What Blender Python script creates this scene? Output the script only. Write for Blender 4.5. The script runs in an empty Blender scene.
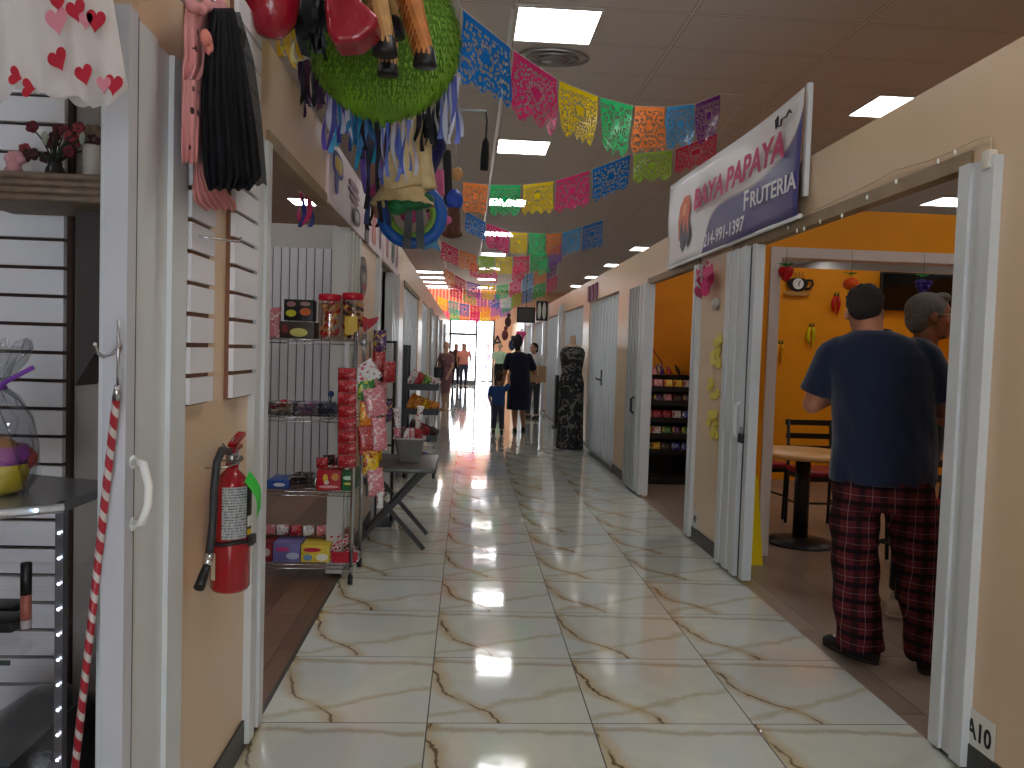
LIGHT, WORLD, EXPO = 11.0, 9.0, 0.25
import bpy, bmesh, math, random
from mathutils import Vector, Matrix
PI = math.pi
random.seed(7)
scene = bpy.context.scene
COL = scene.collection

# ------------------------------------------------------------------ camera
FPX, PITCH, YAW, ROLL, CH = 774.2928, 0.0421208, 0.0586332, 0.0316759, 1.3486
_cy, _sy, _cp, _sp = math.cos(YAW), math.sin(YAW), math.cos(PITCH), math.sin(PITCH)
_F = Vector((_sy*_cp, _cy*_cp, -_sp)); _R0 = Vector((_cy, -_sy, 0)); _U0 = _R0.cross(_F)
_R = _R0*math.cos(ROLL) + _U0*math.sin(ROLL); _U = _U0*math.cos(ROLL) - _R0*math.sin(ROLL)
CAM = Vector((0, 0, CH))
cd = bpy.data.cameras.new('camera'); cam = bpy.data.objects.new('camera', cd); COL.objects.link(cam)
cd.sensor_width = 36; cd.lens = FPX/1024*36; cd.clip_start = .05; cd.clip_end = 300
m3 = Matrix((_R, _U, -_F)).transposed()
cam.matrix_world = Matrix.Translation(CAM) @ m3.to_4x4()
scene.camera = cam

def at(u, v, x=None, y=None, z=None):
    d = _F + _R*((u-512)/FPX) + _U*((384-v)/FPX)
    if x is not None: t = x/d.x
    elif y is not None: t = y/d.y
    else: t = (z-CH)/d.z
    return CAM + d*t

# ------------------------------------------------------------------ mesh builder
def V(*a): return Vector(a)
class MB:
    def __init__(s, o=None):
        s.v = []; s.f = []; s.sm = []; s.mi = []; s.uv = {}
        s.o = Vector(o.location) if hasattr(o, 'location') else (Vector(o) if o is not None else Vector((0, 0, 0)))
        s.m = 0
    def add(s, vs, fs, smooth=False, uvs=None):
        b = len(s.v); s.v += [Vector(p) for p in vs]
        for k, f in enumerate(fs):
            if uvs: s.uv[len(s.f)] = uvs[k]
            s.f.append([b+i for i in f]); s.sm.append(smooth); s.mi.append(s.m)
        return s
    def box(s, a, b):
        x0, y0, z0 = (min(a[i], b[i]) for i in range(3)); x1, y1, z1 = (max(a[i], b[i]) for i in range(3))
        return s.add([(x0,y0,z0),(x1,y0,z0),(x1,y1,z0),(x0,y1,z0),(x0,y0,z1),(x1,y0,z1),(x1,y1,z1),(x0,y1,z1)],
                     [(0,3,2,1),(4,5,6,7),(0,1,5,4),(1,2,6,5),(2,3,7,6),(3,0,4,7)])
    def obox(s, c, ax, ay, az):  # oriented box: centre and three half axes
        c, ax, ay, az = Vector(c), Vector(ax), Vector(ay), Vector(az)
        vs = [c+ax*i+ay*j+az*k for k in (-1,1) for j in (-1,1) for i in (-1,1)]
        return s.add(vs, [(0,2,3,1),(4,5,7,6),(0,1,5,4),(1,3,7,5),(3,2,6,7),(2,0,4,6)])
    def rbox(s, a, b, r=.01, n=3):  # rounded box
        bm = bmesh.new(); bmesh.ops.create_cube(bm, size=1)
        c = (Vector(a)+Vector(b))/2; d = Vector([abs(a[i]-b[i]) for i in range(3)])
        for v in bm.verts: v.co = Vector([v.co[i]*d[i] for i in range(3)])+c
        bmesh.ops.bevel(bm, geom=bm.edges[:], offset=r, segments=n, affect='EDGES', profile=.5)
        bm.verts.index_update()
        s.add([v.co for v in bm.verts], [[v.index for v in f.verts] for f in bm.faces], True); bm.free(); return s
    def cyl(s, p0, p1, r0, r1=None, n=14, cap=True, smooth=True):
        if r1 is None: r1 = r0
        return s.tube([p0, p1], [r0, r1], n, cap, smooth)
    def tube(s, pts, r, n=8, cap=True, smooth=True, sx=1, closed=False, up=None):
        pts = [Vector(p) for p in pts]; k = len(pts)
        rs = r if isinstance(r, (list, tuple)) else [r]*k
        vs = []; prev = None
        for i, p in enumerate(pts):
            if closed: t = (pts[(i+1) % k]-pts[i-1])
            else: t = (pts[min(i+1, k-1)]-pts[max(i-1, 0)])
            t = t.normalized() if t.length > 1e-9 else Vector((0,0,1))
            if prev is None:
                a = Vector(up) if up else (Vector((0,0,1)) if abs(t.z) < .9 else Vector((0,1,0)))
                prev = a
            u = (prev - t*prev.dot(t))
            if u.length < 1e-6: u = t.orthogonal()
            u.normalize(); w = t.cross(u); prev = u
            for j in range(n):
                an = 2*PI*j/n
                vs.append(p + (u*math.cos(an) + w*math.sin(an)*sx)*rs[i])
        fs = []
        m = k if closed else k-1
        for i in range(m):
            i2 = (i+1) % k
            for j in range(n):
                fs.append((i*n+j, i*n+(j+1) % n, i2*n+(j+1) % n, i2*n+j))
        s.add(vs, fs, smooth)
        if cap and not closed:
            b = len(s.v)-len(vs)
            s.f.append([b+j for j in range(n)][::-1]); s.sm.append(False); s.mi.append(s.m)
            s.f.append([b+(k-1)*n+j for j in range(n)]); s.sm.append(False); s.mi.append(s.m)
        return s
    def ell(s, c, r, nu=16, nv=10, rot=None):
        r = (r, r, r) if not isinstance(r, (list, tuple)) else r
        vs = [Vector((0,0,r[2]))]
        for i in range(1, nv):
            th = PI*i/nv
            for j in range(nu):
                ph = 2*PI*j/nu
                vs.append(Vector((r[0]*math.sin(th)*math.cos(ph), r[1]*math.sin(th)*math.sin(ph), r[2]*math.cos(th))))
        vs.append(Vector((0,0,-r[2])))
        if rot is not None: vs = [rot @ v for v in vs]
        vs = [v+Vector(c) for v in vs]
        fs = [(0, 1+j, 1+(j+1) % nu) for j in range(nu)]
        for i in range(nv-2):
            for j in range(nu):
                a = 1+i*nu; fs.append((a+j, a+nu+j, a+nu+(j+1) % nu, a+(j+1) % nu))
        a = 1+(nv-2)*nu; L = len(vs)-1
        fs += [(a+j, L, a+(j+1) % nu) for j in range(nu)]
        return s.add(vs, fs, True)
    def rings(s, rs, cap=True, smooth=True):  # list of rings (lists of points)
        n = len(rs[0]); vs = [p for r in rs for p in r]; fs = []
        for i in range(len(rs)-1):
            for j in range(n): fs.append((i*n+j, i*n+(j+1) % n, (i+1)*n+(j+1) % n, (i+1)*n+j))
        if cap: fs += [list(range(n))[::-1], [(len(rs)-1)*n+j for j in range(n)]]
        return s.add(vs, fs, smooth)
    def lathe(s, c, prof, n=20, smooth=True, sx=1, sy=1):
        c = Vector(c)
        return s.rings([[c+Vector((r*sx*math.cos(2*PI*j/n), r*sy*math.sin(2*PI*j/n), z)) for j in range(n)] for r, z in prof], smooth=smooth)
    def plate(s, poly, n, th):  # polygon (3D pts) extruded along n by th
        poly = [Vector(p) for p in poly]; n = Vector(n)*th; k = len(poly)
        return s.add(poly+[p+n for p in poly], [list(range(k))[::-1], list(range(k, 2*k))]+[(i, (i+1) % k, k+(i+1) % k, k+i) for i in range(k)])
    def grid(s, P, smooth=True, uv=False):
        nr, nc = len(P), len(P[0])
        fs = []; uvs = []
        for i in range(nr-1):
            for j in range(nc-1):
                fs.append((i*nc+j, i*nc+j+1, (i+1)*nc+j+1, (i+1)*nc+j))
                uvs.append([(jj/(nc-1), 1-ii/(nr-1)) for ii, jj in ((i,j),(i,j+1),(i+1,j+1),(i+1,j))])
        return s.add([p for r in P for p in r], fs, smooth, uvs if uv else None)
    def build(s, name, mat, parent=None, loc=None):
        me = bpy.data.meshes.new(name)
        me.from_pydata([tuple(p-s.o) for p in s.v], [], s.f)
        mats = mat if isinstance(mat, (list, tuple)) else [mat]
        for m in mats: me.materials.append(m)
        me.polygons.foreach_set('use_smooth', s.sm)
        if len(mats) > 1: me.polygons.foreach_set('material_index', s.mi)
        if s.uv:
            ul = me.uv_layers.new(name='UVMap')
            for pi, uvs in s.uv.items():
                for k, li in enumerate(me.polygons[pi].loop_indices): ul.data[li].uv = uvs[k]
        me.update()
        o = bpy.data.objects.new(name, me); COL.objects.link(o)
        if parent is not None: o.parent = parent
        else: o.location = s.o
        if loc is not None: o.location = loc
        return o

def tag(o, label=None, cat=None, group=None, kind=None):
    if label: o['label'] = label
    if cat: o['category'] = cat
    if group: o['group'] = group
    if kind: o['kind'] = kind
    return o
def thing(name, label, cat, loc=(0,0,0), rz=0, group=None):
    o = bpy.data.objects.new(name, None); COL.objects.link(o); o.empty_display_size = .05
    o.location = Vector(loc); o.rotation_euler = (0, 0, rz)
    return tag(o, label, cat, group)
def struct(o): o['kind'] = 'structure'; return o
KIDS = {}
def copy_tree(o, label=None, loc=None, rz=None, rot=None, scale=None, group=None, mat=None, parent=None):
    c = o.copy(); COL.objects.link(c); c.parent = parent
    for ch in [x for x in bpy.data.objects if x.parent is o]:
        copy_tree(ch, parent=c)
    if parent is None:
        if label: c['label'] = label
        if loc is not None: c.location = Vector(loc)
        if rz is not None: c.rotation_euler = (0, 0, rz)
        if rot is not None: c.rotation_euler = rot
        if scale is not None: c.scale = scale if isinstance(scale, (tuple, list)) else (scale,)*3
        if group: c['group'] = group
    return c
def organic(mb, voxel=.01, smooth=6, name='tmp'):
    """fuse overlapping closed volumes into one continuous smooth surface"""
    me = bpy.data.meshes.new(name); me.from_pydata([tuple(p) for p in mb.v], [], mb.f); me.update()
    o = bpy.data.objects.new(name, me); COL.objects.link(o)
    r = o.modifiers.new('r', 'REMESH'); r.mode = 'VOXEL'; r.voxel_size = voxel; r.use_smooth_shade = True
    if smooth:
        q = o.modifiers.new('s', 'SMOOTH'); q.iterations = smooth; q.factor = .6
    dg = bpy.context.evaluated_depsgraph_get()
    e = o.evaluated_get(dg); m2 = e.to_mesh()
    out = MB(); out.o = mb.o
    out.add([v.co.copy() for v in m2.vertices], [list(p.vertices) for p in m2.polygons], True)
    e.to_mesh_clear(); bpy.data.objects.remove(o); bpy.data.meshes.remove(me)
    return out
def text_mb(body, size, P, ex, ey, depth=.001, bold=0, o=None, align='LEFT', shear=0, wscale=1, en=None, mb=None):
    """lettering as mesh: P origin, ex/ey unit vectors of reading and up direction"""
    cu = bpy.data.curves.new('t', 'FONT'); cu.body = body; cu.size = size; cu.extrude = depth; cu.offset = bold
    cu.align_x = align; cu.shear = shear; cu.resolution_u = 3
    ob = bpy.data.objects.new('t', cu); COL.objects.link(ob)
    dg = bpy.context.evaluated_depsgraph_get(); e = ob.evaluated_get(dg); m2 = e.to_mesh()
    ex = Vector(ex).normalized(); ey = Vector(ey).normalized(); ez = ex.cross(ey)
    out = mb or MB(o)
    out.add([Vector(P)+ex*v.co.x*wscale+ey*v.co.y+ez*v.co.z for v in m2.vertices], [list(p.vertices) for p in m2.polygons])
    e.to_mesh_clear(); bpy.data.objects.remove(ob); bpy.data.curves.remove(cu)
    return out

# ------------------------------------------------------------------ materials
def lin(c):
    return tuple((x/255/12.92 if x/255 <= .04045 else ((x/255+.055)/1.055)**2.4) for x in c)+(1,)
_mc = {}
def mat(c, rough=.6, metal=0, spec=.5, coat=0, trans=0, emit=0, alpha=1, noise=0, nscale=8, bump=0, bscale=60, sheen=0, name=None, transl=0, ior=1.45):
    key = (tuple(c), rough, metal, spec, coat, trans, emit, alpha, noise, nscale, bump, bscale, sheen, transl)
    if key in _mc: return _mc[key]
    m = bpy.data.materials.new(name or 'mat_%d_%d_%d' % tuple(c)); m.use_nodes = True
    nt = m.node_tree; b = nt.nodes['Principled BSDF']; L = nt.links
    b.inputs['Base Color'].default_value = lin(c); b.inputs['Roughness'].default_value = rough
    b.inputs['Metallic'].default_value = metal; b.inputs['Specular IOR Level'].default_value = spec
    b.inputs['Coat Weight'].default_value = coat; b.inputs['Coat Roughness'].default_value = .05
    b.inputs['Transmission Weight'].default_value = trans; b.inputs['Alpha'].default_value = alpha
    b.inputs['Sheen Weight'].default_value = sheen; b.inputs['IOR'].default_value = ior
    if emit: b.inputs['Emission Color'].default_value = lin(c); b.inputs['Emission Strength'].default_value = emit
    if noise or bump:
        tc = nt.nodes.new('ShaderNodeTexCoord')
    if noise:
        n = nt.nodes.new('ShaderNodeTexNoise'); n.inputs['Scale'].default_value = nscale; n.inputs['Detail'].default_value = 4
        L.new(tc.outputs['Object'], n.inputs['Vector'])
        mx = nt.nodes.new('ShaderNodeMix'); mx.data_type = 'RGBA'
        d = lin([max(0, x*(1-noise)) for x in c]); e = lin([min(255, x*(1+noise*.6)) for x in c])
        mx.inputs[6].default_value = d; mx.inputs[7].default_value = e
        L.new(n.outputs['Fac'], mx.inputs[0]); L.new(mx.outputs[2], b.inputs['Base Color'])
    if bump:
        n2 = nt.nodes.new('ShaderNodeTexNoise'); n2.inputs['Scale'].default_value = bscale; n2.inputs['Detail'].default_value = 3
        L.new(tc.outputs['Object'], n2.inputs['Vector'])
        bp = nt.nodes.new('ShaderNodeBump'); bp.inputs['Strength'].default_value = bump; bp.inputs['Distance'].default_value = .01
        L.new(n2.outputs['Fac'], bp.inputs['Height']); L.new(bp.outputs['Normal'], b.inputs['Normal'])
    if transl:
        out = nt.nodes['Material Output']
        tr = nt.nodes.new('ShaderNodeBsdfTranslucent'); tr.inputs['Color'].default_value = lin(c)
        ms = nt.nodes.new('ShaderNodeMixShader'); ms.inputs[0].default_value = transl
        L.new(b.outputs[0], ms.inputs[1]); L.new(tr.outputs[0], ms.inputs[2]); L.new(ms.outputs[0], out.inputs['Surface'])
    _mc[key] = m
    return m
class NT:
    """tiny helper to wire node materials"""
    def __init__(s, name):
        s.m = bpy.data.materials.new(name); s.m.use_nodes = True; s.nt = s.m.node_tree
        s.b = s.nt.nodes['Principled BSDF']; s.out = s.nt.nodes['Material Output']
        s.tc = s.nt.nodes.new('ShaderNodeTexCoord')
    def n(s, t, **k):
        x = s.nt.nodes.new('ShaderNode'+t)
        for a, b in k.items(): setattr(x, a, b)
        return x
    def l(s, a, b): s.nt.links.new(a, b)
    def math(s, op, a, b=None, c=None):
        x = s.n('Math', operation=op)
        for i, q in enumerate((a, b, c)):
            if q is None: continue
            if isinstance(q, (int, float)): x.inputs[i].default_value = q
            else: s.l(q, x.inputs[i])
        return x.outputs[0]
    def xyz(s, vec):
        x = s.n('SeparateXYZ'); s.l(vec, x.inputs[0]); return x.outputs
    def noise(s, vec, scale, detail=3, rough=.5, dist=0):
        x = s.n('TexNoise'); x.inputs['Scale'].default_value = scale; x.inputs['Detail'].default_value = detail
        x.inputs['Roughness'].default_value = rough; x.inputs['Distortion'].default_value = dist
        if vec is not None: s.l(vec, x.inputs['Vector'])
        return x.outputs['Fac']
    def mix(s, f, a, b, blend='MIX'):
        x = s.n('Mix', data_type='RGBA', blend_type=blend)
        for i, q in ((0, f), (6, a), (7, b)):
            if isinstance(q, (int, float)): x.inputs[i].default_value = q
            elif isinstance(q, tuple): x.inputs[i].default_value = q if len(q) == 4 else lin(q)
            else: s.l(q, x.inputs[i])
        return x.outputs[2]
    def comb(s, x=0, y=0, z=0):
        c = s.n('CombineXYZ')
        for i, q in enumerate((x, y, z)):
            if isinstance(q, (int, float)): c.inputs[i].default_value = q
            else: s.l(q, c.inputs[i])
        return c.outputs[0]
    def step(s, x, a, b):  # smooth 0..1 between a and b
        r = s.n('MapRange', interpolation_type='SMOOTHSTEP'); s.l(x, r.inputs[0])
        r.inputs[1].default_value = a; r.inputs[2].default_value = b; return r.outputs[0]
    def scalexyz(s, vec, sc):
        x = s.n('VectorMath', operation='MULTIPLY'); s.l(vec, x.inputs[0]); x.inputs[1].default_value = sc; return x.outputs[0]

def marble_floor():
    k = NT('marble_tile'); P = k.tc.outputs['Object']  # object at world origin: metres
    X, Y, Z = k.xyz(P)
    T = .6
    tx = k.math('DIVIDE', k.math('SUBTRACT', X, -.7066), T); ty = k.math('DIVIDE', k.math('SUBTRACT', Y, 2.75), T)
    ix = k.math('FLOOR', tx); iy = k.math('FLOOR', ty); fx = k.math('FRACT', tx); fy = k.math('FRACT', ty)
    nz = k.noise(P, 7, 4, .6); nzc = k.math('MULTIPLY', k.math('SUBTRACT', nz, .5), .13)
    nz2 = k.noise(P, 30, 3, .6); nzd = k.math('MULTIPLY', k.math('SUBTRACT', nz2, .5), .03)
    jit = k.math('ADD', nzc, nzd)
    cur = k.n('FloatCurve'); c = cur.mapping.curves[0]
    pts = [(0, .44), (.08, .41), (.16, .36), (.25, .27), (.38, .13), (.5, .08), (.7, .04), (.85, .0), (1, -.0)]
    c.points[0].location = pts[0]; c.points[1].location = pts[-1]
    for q in pts[1:-1]: c.points.new(*q)
    cur.mapping.update(); k.l(fy, cur.inputs['Value'])
    d1 = k.math('ABSOLUTE', k.math('ADD', k.math('SUBTRACT', fx, cur.outputs[0]), jit))
    # second long vein running across near the far edge of each tile
    d2 = k.math('ABSOLUTE', k.math('ADD', k.math('SUBTRACT', fy, k.math('ADD', .93, k.math('MULTIPLY', fx, -.06))), jit))
    # a pale diagonal band
    d3 = k.math('ABSOLUTE', k.math('ADD', k.math('SUBTRACT', fy, k.math('ADD', .05, k.math('MULTIPLY', fx, .45))), k.math('MULTIPLY', jit, 1.6)))
    base = k.mix(k.noise(P, 3.2, 5, .6, 1.5), (196, 202, 190), (234, 236, 222))
    cl = k.mix(k.step(k.noise(P, 1.6, 4, .5, .5), .42, .62), base, (208, 214, 210))
    a = k.mix(k.math('MULTIPLY', k.math('SUBTRACT', 1, k.step(d3, 0, .06)), .5), cl, (176, 158, 112))
    halo = k.math('MULTIPLY', k.math('SUBTRACT', 1, k.step(d1, .0, .12)), .60)
    a = k.mix(halo, a, (190, 160, 98))
    core = k.math('MULTIPLY', k.math('SUBTRACT', 1, k.step(d1, .003, .017)), k.step(k.noise(P, 5, 2), .3, .5))
    a = k.mix(k.math('MULTIPLY', core, .85), a, (92, 66, 38))
    a = k.mix(k.math('MULTIPLY', k.math('SUBTRACT', 1, k.step(d2, 0, .05)), .5), a, (156, 128, 78))
    # joints
    ex = k.math('MINIMUM', fx, k.math('SUBTRACT', 1, fx)); ey = k.math('MINIMUM', fy, k.math('SUBTRACT', 1, fy))
    g = k.math('MINIMUM', ex, ey); joint = k.math('LESS_THAN', g, .0042)
    a = k.mix(joint, a, (70, 66, 60))
    k.l(a, k.b.inputs['Base Color'])
    k.l(k.math('ADD', k.math('MULTIPLY', joint, .5), .085), k.b.inputs['Roughness'])
    k.b.inputs['Specular IOR Level'].default_value = .72; k.b.inputs['Coat Weight'].default_value = .55; k.b.inputs['Coat Roughness'].default_value = .03
    bp = k.n('Bump'); bp.inputs['Strength'].default_value = .05; bp.inputs['Distance'].default_value = .02
    w = k.noise(P, 4.5, 2); k.l(k.math('SUBTRACT', w, k.math('MULTIPLY', joint, .4)), bp.inputs['Height'])
    k.l(bp.outputs[0], k.b.inputs['Normal']); k.l(bp.outputs[0], k.b.inputs['Coat Normal'])
    return k.m
def plank_floor(name, c1, c2, w, l, rough=.35, along='y', gap=(40, 34, 30)):
    k = NT(name); P = k.tc.outputs['Object']; X, Y, Z = k.xyz(P)
    A, B = (X, Y) if along == 'y' else (Y, X)
    ia = k.math('FLOOR', k.math('DIVIDE', A, w)); fa = k.math('FRACT', k.math('DIVIDE', A, w))
    off = k.math('MULTIPLY', ia, .37)
    tb = k.math('ADD', k.math('DIVIDE', B, l), off); ib = k.math('FLOOR', tb); fb = k.math('FRACT', tb)
    wn = k.n('TexWhiteNoise', noise_dimensions='2D'); k.l(k.comb(ia, ib), wn.inputs['Vector'])
    sc = (10, 1.5, 1) if along == 'y' else (1.5, 10, 1)
    gr = k.noise(k.scalexyz(P, sc), 3, 5, .65, .6)
    f = k.math('ADD', k.math('MULTIPLY', wn.outputs['Value'], .5), k.math('MULTIPLY', gr, .55))
    a = k.mix(f, c1, c2)
    e = k.math('MINIMUM', k.math('MULTIPLY', k.math('MINIMUM', fa, k.math('SUBTRACT', 1, fa)), w), k.math('MULTIPLY', k.math('MINIMUM', fb, k.math('SUBTRACT', 1, fb)), l))
    a = k.mix(k.math('LESS_THAN', e, .002), a, gap)
    k.l(a, k.b.inputs['Base Color']); k.b.inputs['Roughness'].default_value = rough
    return k.m
def ceiling_mat():
    k = NT('ceiling_tile'); P = k.tc.outputs['Object']; X, Y, Z = k.xyz(P)
    fx = k.math('FRACT', k.math('DIVIDE', k.math('SUBTRACT', X, .26), 1.2)); fy = k.math('FRACT', k.math('DIVIDE', k.math('SUBTRACT', Y, 5.29), .6))
    ex = k.math('MULTIPLY', k.math('MINIMUM', fx, k.math('SUBTRACT', 1, fx)), 1.2); ey = k.math('MULTIPLY', k.math('MINIMUM', fy, k.math('SUBTRACT', 1, fy)), .6)
    e = k.math('MINIMUM', ex, ey)
    a = k.mix(k.noise(P, 60, 3), (206, 200, 196), (222, 216, 210))
    a = k.mix(k.math('LESS_THAN', e, .012), a, (222, 217, 212))
    a = k.mix(k.math('MULTIPLY', k.step(e, .010, .013), k.math('LESS_THAN', e, .017)), a, (150, 143, 138))
    k.l(a, k.b.inputs['Base Color']); k.b.inputs['Roughness'].default_value = .8
    return k.m
TAN = mat((218, 190, 158), .28, noise=.05, nscale=2, name='tan_wall', spec=.6)
TANL = mat((232, 208, 176), .25, noise=.05, nscale=2, name='pale_tan_wall', spec=.6)
ORANGE = mat((244, 158, 14), .45, noise=.06, nscale=3, name='orange_paint')
WHITE = mat((226, 228, 226), .35, name='white_vinyl')
WHITE2 = mat((206, 210, 212), .3, name='white_frame')
GREYW = mat((150, 150, 150), .4, name='grey_panel')
BLACK = mat((22, 22, 24), .4, name='black')
BASEB = mat((50, 50, 50), .4, name='black_vinyl_base')
WOODTRIM = mat((150, 128, 100), .5, noise=.2, nscale=6, name='header_trim')
CHROME = mat((200, 200, 205), .22, metal=1, name='chrome')
STEEL = mat((150, 150, 152), .35, metal=1, name='steel')
GLASS = None
def glass_mat(tint=(255, 255, 255), f=.92, name='glass'):
    k = NT(name); gl = k.n('BsdfGlossy'); gl.inputs['Roughness'].default_value = .02
    tr = k.n('BsdfTransparent'); tr.inputs['Color'].default_value = lin(tint)
    ms = k.n('MixShader'); ms.inputs[0].default_value = 1-f; k.l(tr.outputs[0], ms.inputs[1]); k.l(gl.outputs[0], ms.inputs[2])
    k.l(ms.outputs[0], k.out.inputs['Surface']); return k.m
GLASS = glass_mat()
# ------------------------------------------------------------------ setting
RX, LX, WT, HH, OT, CZ = 1.70, -.71, .05, 2.38, 2.08, 3.68
b = MB(); b.add([(LX+.003,-3,0),(RX-.01,-3,0),(RX-.01,30,0),(LX+.003,30,0)], [(0,1,2,3)]); struct(b.build('floor', marble_floor()))
b = MB(); b.add([(RX-.01,-3,0),(8,-3,0),(8,30,0),(RX-.01,30,0)], [(0,1,2,3)])
struct(b.build('floor', plank_floor('brown_tile', (112, 98, 88), (164, 148, 132), .3, .9, .3, 'y')))
b = MB(); b.add([(-8,-3,0),(LX-.012,-3,0),(LX-.012,30,0),(-8,30,0)], [(0,1,2,3)])
struct(b.build('floor', plank_floor('dark_plank', (66, 44, 34), (158, 116, 86), .16, 1.2, .35, 'y')))
b = MB(); b.add([(-8,-3,CZ),(8,-3,CZ),(8,30,CZ),(-8,30,CZ)], [(3,2,1,0)]); struct(b.build('ceiling', ceiling_mat()))
b = MB(); b.box((LX-.012, -3, -.01), (LX+.003, 30, .002)); struct(b.build('trim_5', mat((90, 88, 84), .35, metal=.6)))
# outer shell
OUT = mat((190, 186, 180), .8, name='outer_wall')
b = MB(); b.box((-8.1,-3.1,0), (-.1,-3,CZ)); b.box((1.1,-3.1,0), (8.1,-3,CZ)); b.box((-.1,-3.1,2.1), (1.1,-3,CZ)); struct(b.build('wall_back', OUT))  # opening behind the camera is added to let fill daylight in
b = MB()
for q in range(3): b.box((-.13+.6*q, -3.08, 0), (-.07+.6*q, -3.02, 2.1))
struct(b.build('added_fill_window', mat((120, 122, 126), .4)))  # bars of the added rear opening, out of view
b = MB(); b.box((-8.1,-3,0), (-8,30,CZ)); struct(b.build('wall_left', OUT))
b = MB(); b.box((8,-3,0), (8.1,30,CZ)); struct(b.build('wall_right', OUT))
# corridor walls with openings
ROP = [(2.60, 4.90), (5.68, 7.28), (8.76, 10.86), (11.45, 13.75), (14.5, 16.6), (17.5, 19.6), (20.4, 22.4), (23.2, 25.2)]
LOP = [(-.6, 1.66), (2.76, 5.04), (5.98, 7.8), (8.5, 11.1), (12.0, 13.9), (15.2, 17.2), (18.0, 20.0), (21, 23), (24, 26)]
def corridor_wall(x0, x1, ops, name, m, y0, y1, basename):
    b = MB(); bb = MB(); y = y0
    inner = x0 if x0 > 0 else x1; s = -1 if x0 > 0 else 1
    for a, c in ops:
        if a > y:
            b.box((x0, y, 0), (x1, a, HH))
            bb.box((inner, y, 0), (inner+s*.008, a, .10))
        b.box((x0, a, OT), (x1, c, HH)); y = c
    b.box((x0, y, 0), (x1, y1, HH)); bb.box((inner, y, 0), (inner+s*.008, y1, .10))
    struct(b.build(name, m)); struct(bb.build(basename, BASEB))
corridor_wall(RX, RX+WT, ROP, 'wall_right', TAN, -3, 30, 'baseboard_right')
corridor_wall(LX-WT, LX, LOP, 'wall_left', TAN, -3, 30, 'baseboard_left')
# header trim under each opening edge
def trimbox(*bx, m=WOODTRIM):
    b = MB()
    for a, c in bx: b.box(a, c)
    return struct(b.build('trim_1', m))
for (a, c) in ROP[:2]: trimbox(((RX-.012, a-.03, OT-.055), (RX+WT, c+.03, OT)))
for (a, c) in LOP[1:4]: trimbox(((LX+.012, a-.03, OT-.05), (LX-WT, c+.03, OT)))
trimbox(((LX+.02, -.6, OT-.02), (LX-WT, 1.70, OT+.05)), m=mat((150, 140, 125), .4))
# white channel frames round the openings
def post(y0, y1, x0, x1, m=WHITE2, ridges=2, z1=OT-.05, z0=0.02):
    """hollow-looking ridged vertical channel"""
    b = MB(); b.box((x0, y0, z0), (x1, y1, z1))
    inner = x0 if x0 > 0 else x1; s = -1 if x0 > 0 else 1
    w = (y1-y0)/(ridges*2+1)
    for i in range(ridges+1):
        b.box((inner, y0+2*i*w, z0), (inner+s*.012, y0+(2*i+1)*w, z1))
    return struct(b.build('trim_2', m))
post(2.42, 2.60, RX-.02, RX+.09, ridges=1)
post(4.60, 4.96, RX-.03, RX+.02, ridges=2)
post(4.50, 4.555, RX-.01, RX+.035, ridges=0)
b = MB(); b.box((RX-.015, 4.556, .02), (RX+.02, 4.599, 2.02)); struct(b.build('trim_2', BLACK))  # shaded gap between thin door post and white panel, drawn as black strip
post(5.60, 5.72, RX-.02, RX+.10, ridges=1)
post(7.25, 7.50, RX-.03, RX+.052, ridges=1)
post(7.52, 7.98, RX-.035, RX+.02, ridges=3, m=mat((170, 172, 170), .4))
post(1.652, 1.94, LX-.052, LX+.010, ridges=1, z1=2.0)
b = MB(); b.box((at(124.5, 400, y=1.61).x, 1.61, .02), (at(129, 400, y=1.61).x, 1.64, 2.0)); struct(b.build('trim_2', BLACK))  # slit between door post and frame, its shade drawn as a black box
post(1.58, 1.62, at(107, 400, y=1.6).x, at(124, 400, y=1.6).x, ridges=0, z1=2.0, m=mat((190, 192, 200), .3))
post(2.56, 2.73, LX-.10, LX+.012, ridges=1)
post(4.52, 5.04, LX-.08, LX+.0, ridges=3, m=mat((196, 196, 190), .35))
post(5.92, 6.02, LX-.08, LX+.02, ridges=1)
post(7.10, 7.80, LX-.08, LX+.01, ridges=4, m=mat((176, 178, 176), .3))
# folded / closed accordion doors of white vinyl slats
VINYL = mat((214, 220, 226), .18, name='gloss_vinyl', coat=.4)
def accordion(xc, y0, y1, n, name='door_1', m=VINYL, z1=OT, amp=.035, mir=1, handle=False):
    b = MB(); pts = []
    for i in range(n+1): pts.append((xc+(amp if i % 2 else -amp), y0+(y1-y0)*i/n))
    for i in range(n):
        (xa, ya), (xb, yb) = pts[i], pts[i+1]
        d = Vector((xb-xa, yb-ya, 0)); nn = Vector((-d.y, d.x, 0)).normalized()*.006
        p0 = Vector((xa, ya, .02))+d*.06; p1 = Vector((xb, yb, .02))-d*.06
        b.plate([p0-nn, p1-nn, p1-nn+V(0,0,z1-.04), p0-nn+V(0,0,z1-.04)], nn.normalized(), .012)
        b.cyl((xb, yb, .02), (xb, yb, z1-.02), .009, n=6)
    o = struct(b.build(name, m))
    if handle:
        ym = (y0+y1)/2; hb = MB(); hb.box((xc-.05, ym-.03, .95), (xc-.04, ym+.03, 1.15)); hb.tube([(xc-.05, ym, 1.02), (xc-.1, ym, 1.03), (xc-.1, ym+.08, 1.04)], .011)
        hb.build('door_handle', BLACK, o)
    return o
accordion(RX+.06, 8.78, 10.84, 18, handle=True)
accordion(RX+.06, 11.47, 13.73, 18)
for a, c in ROP[4:]: accordion(RX+.05, a+.02, c-.02, 14)
for a, c in LOP[3:]: accordion(LX-.05, a+.02, c-.02, 14)
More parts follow.
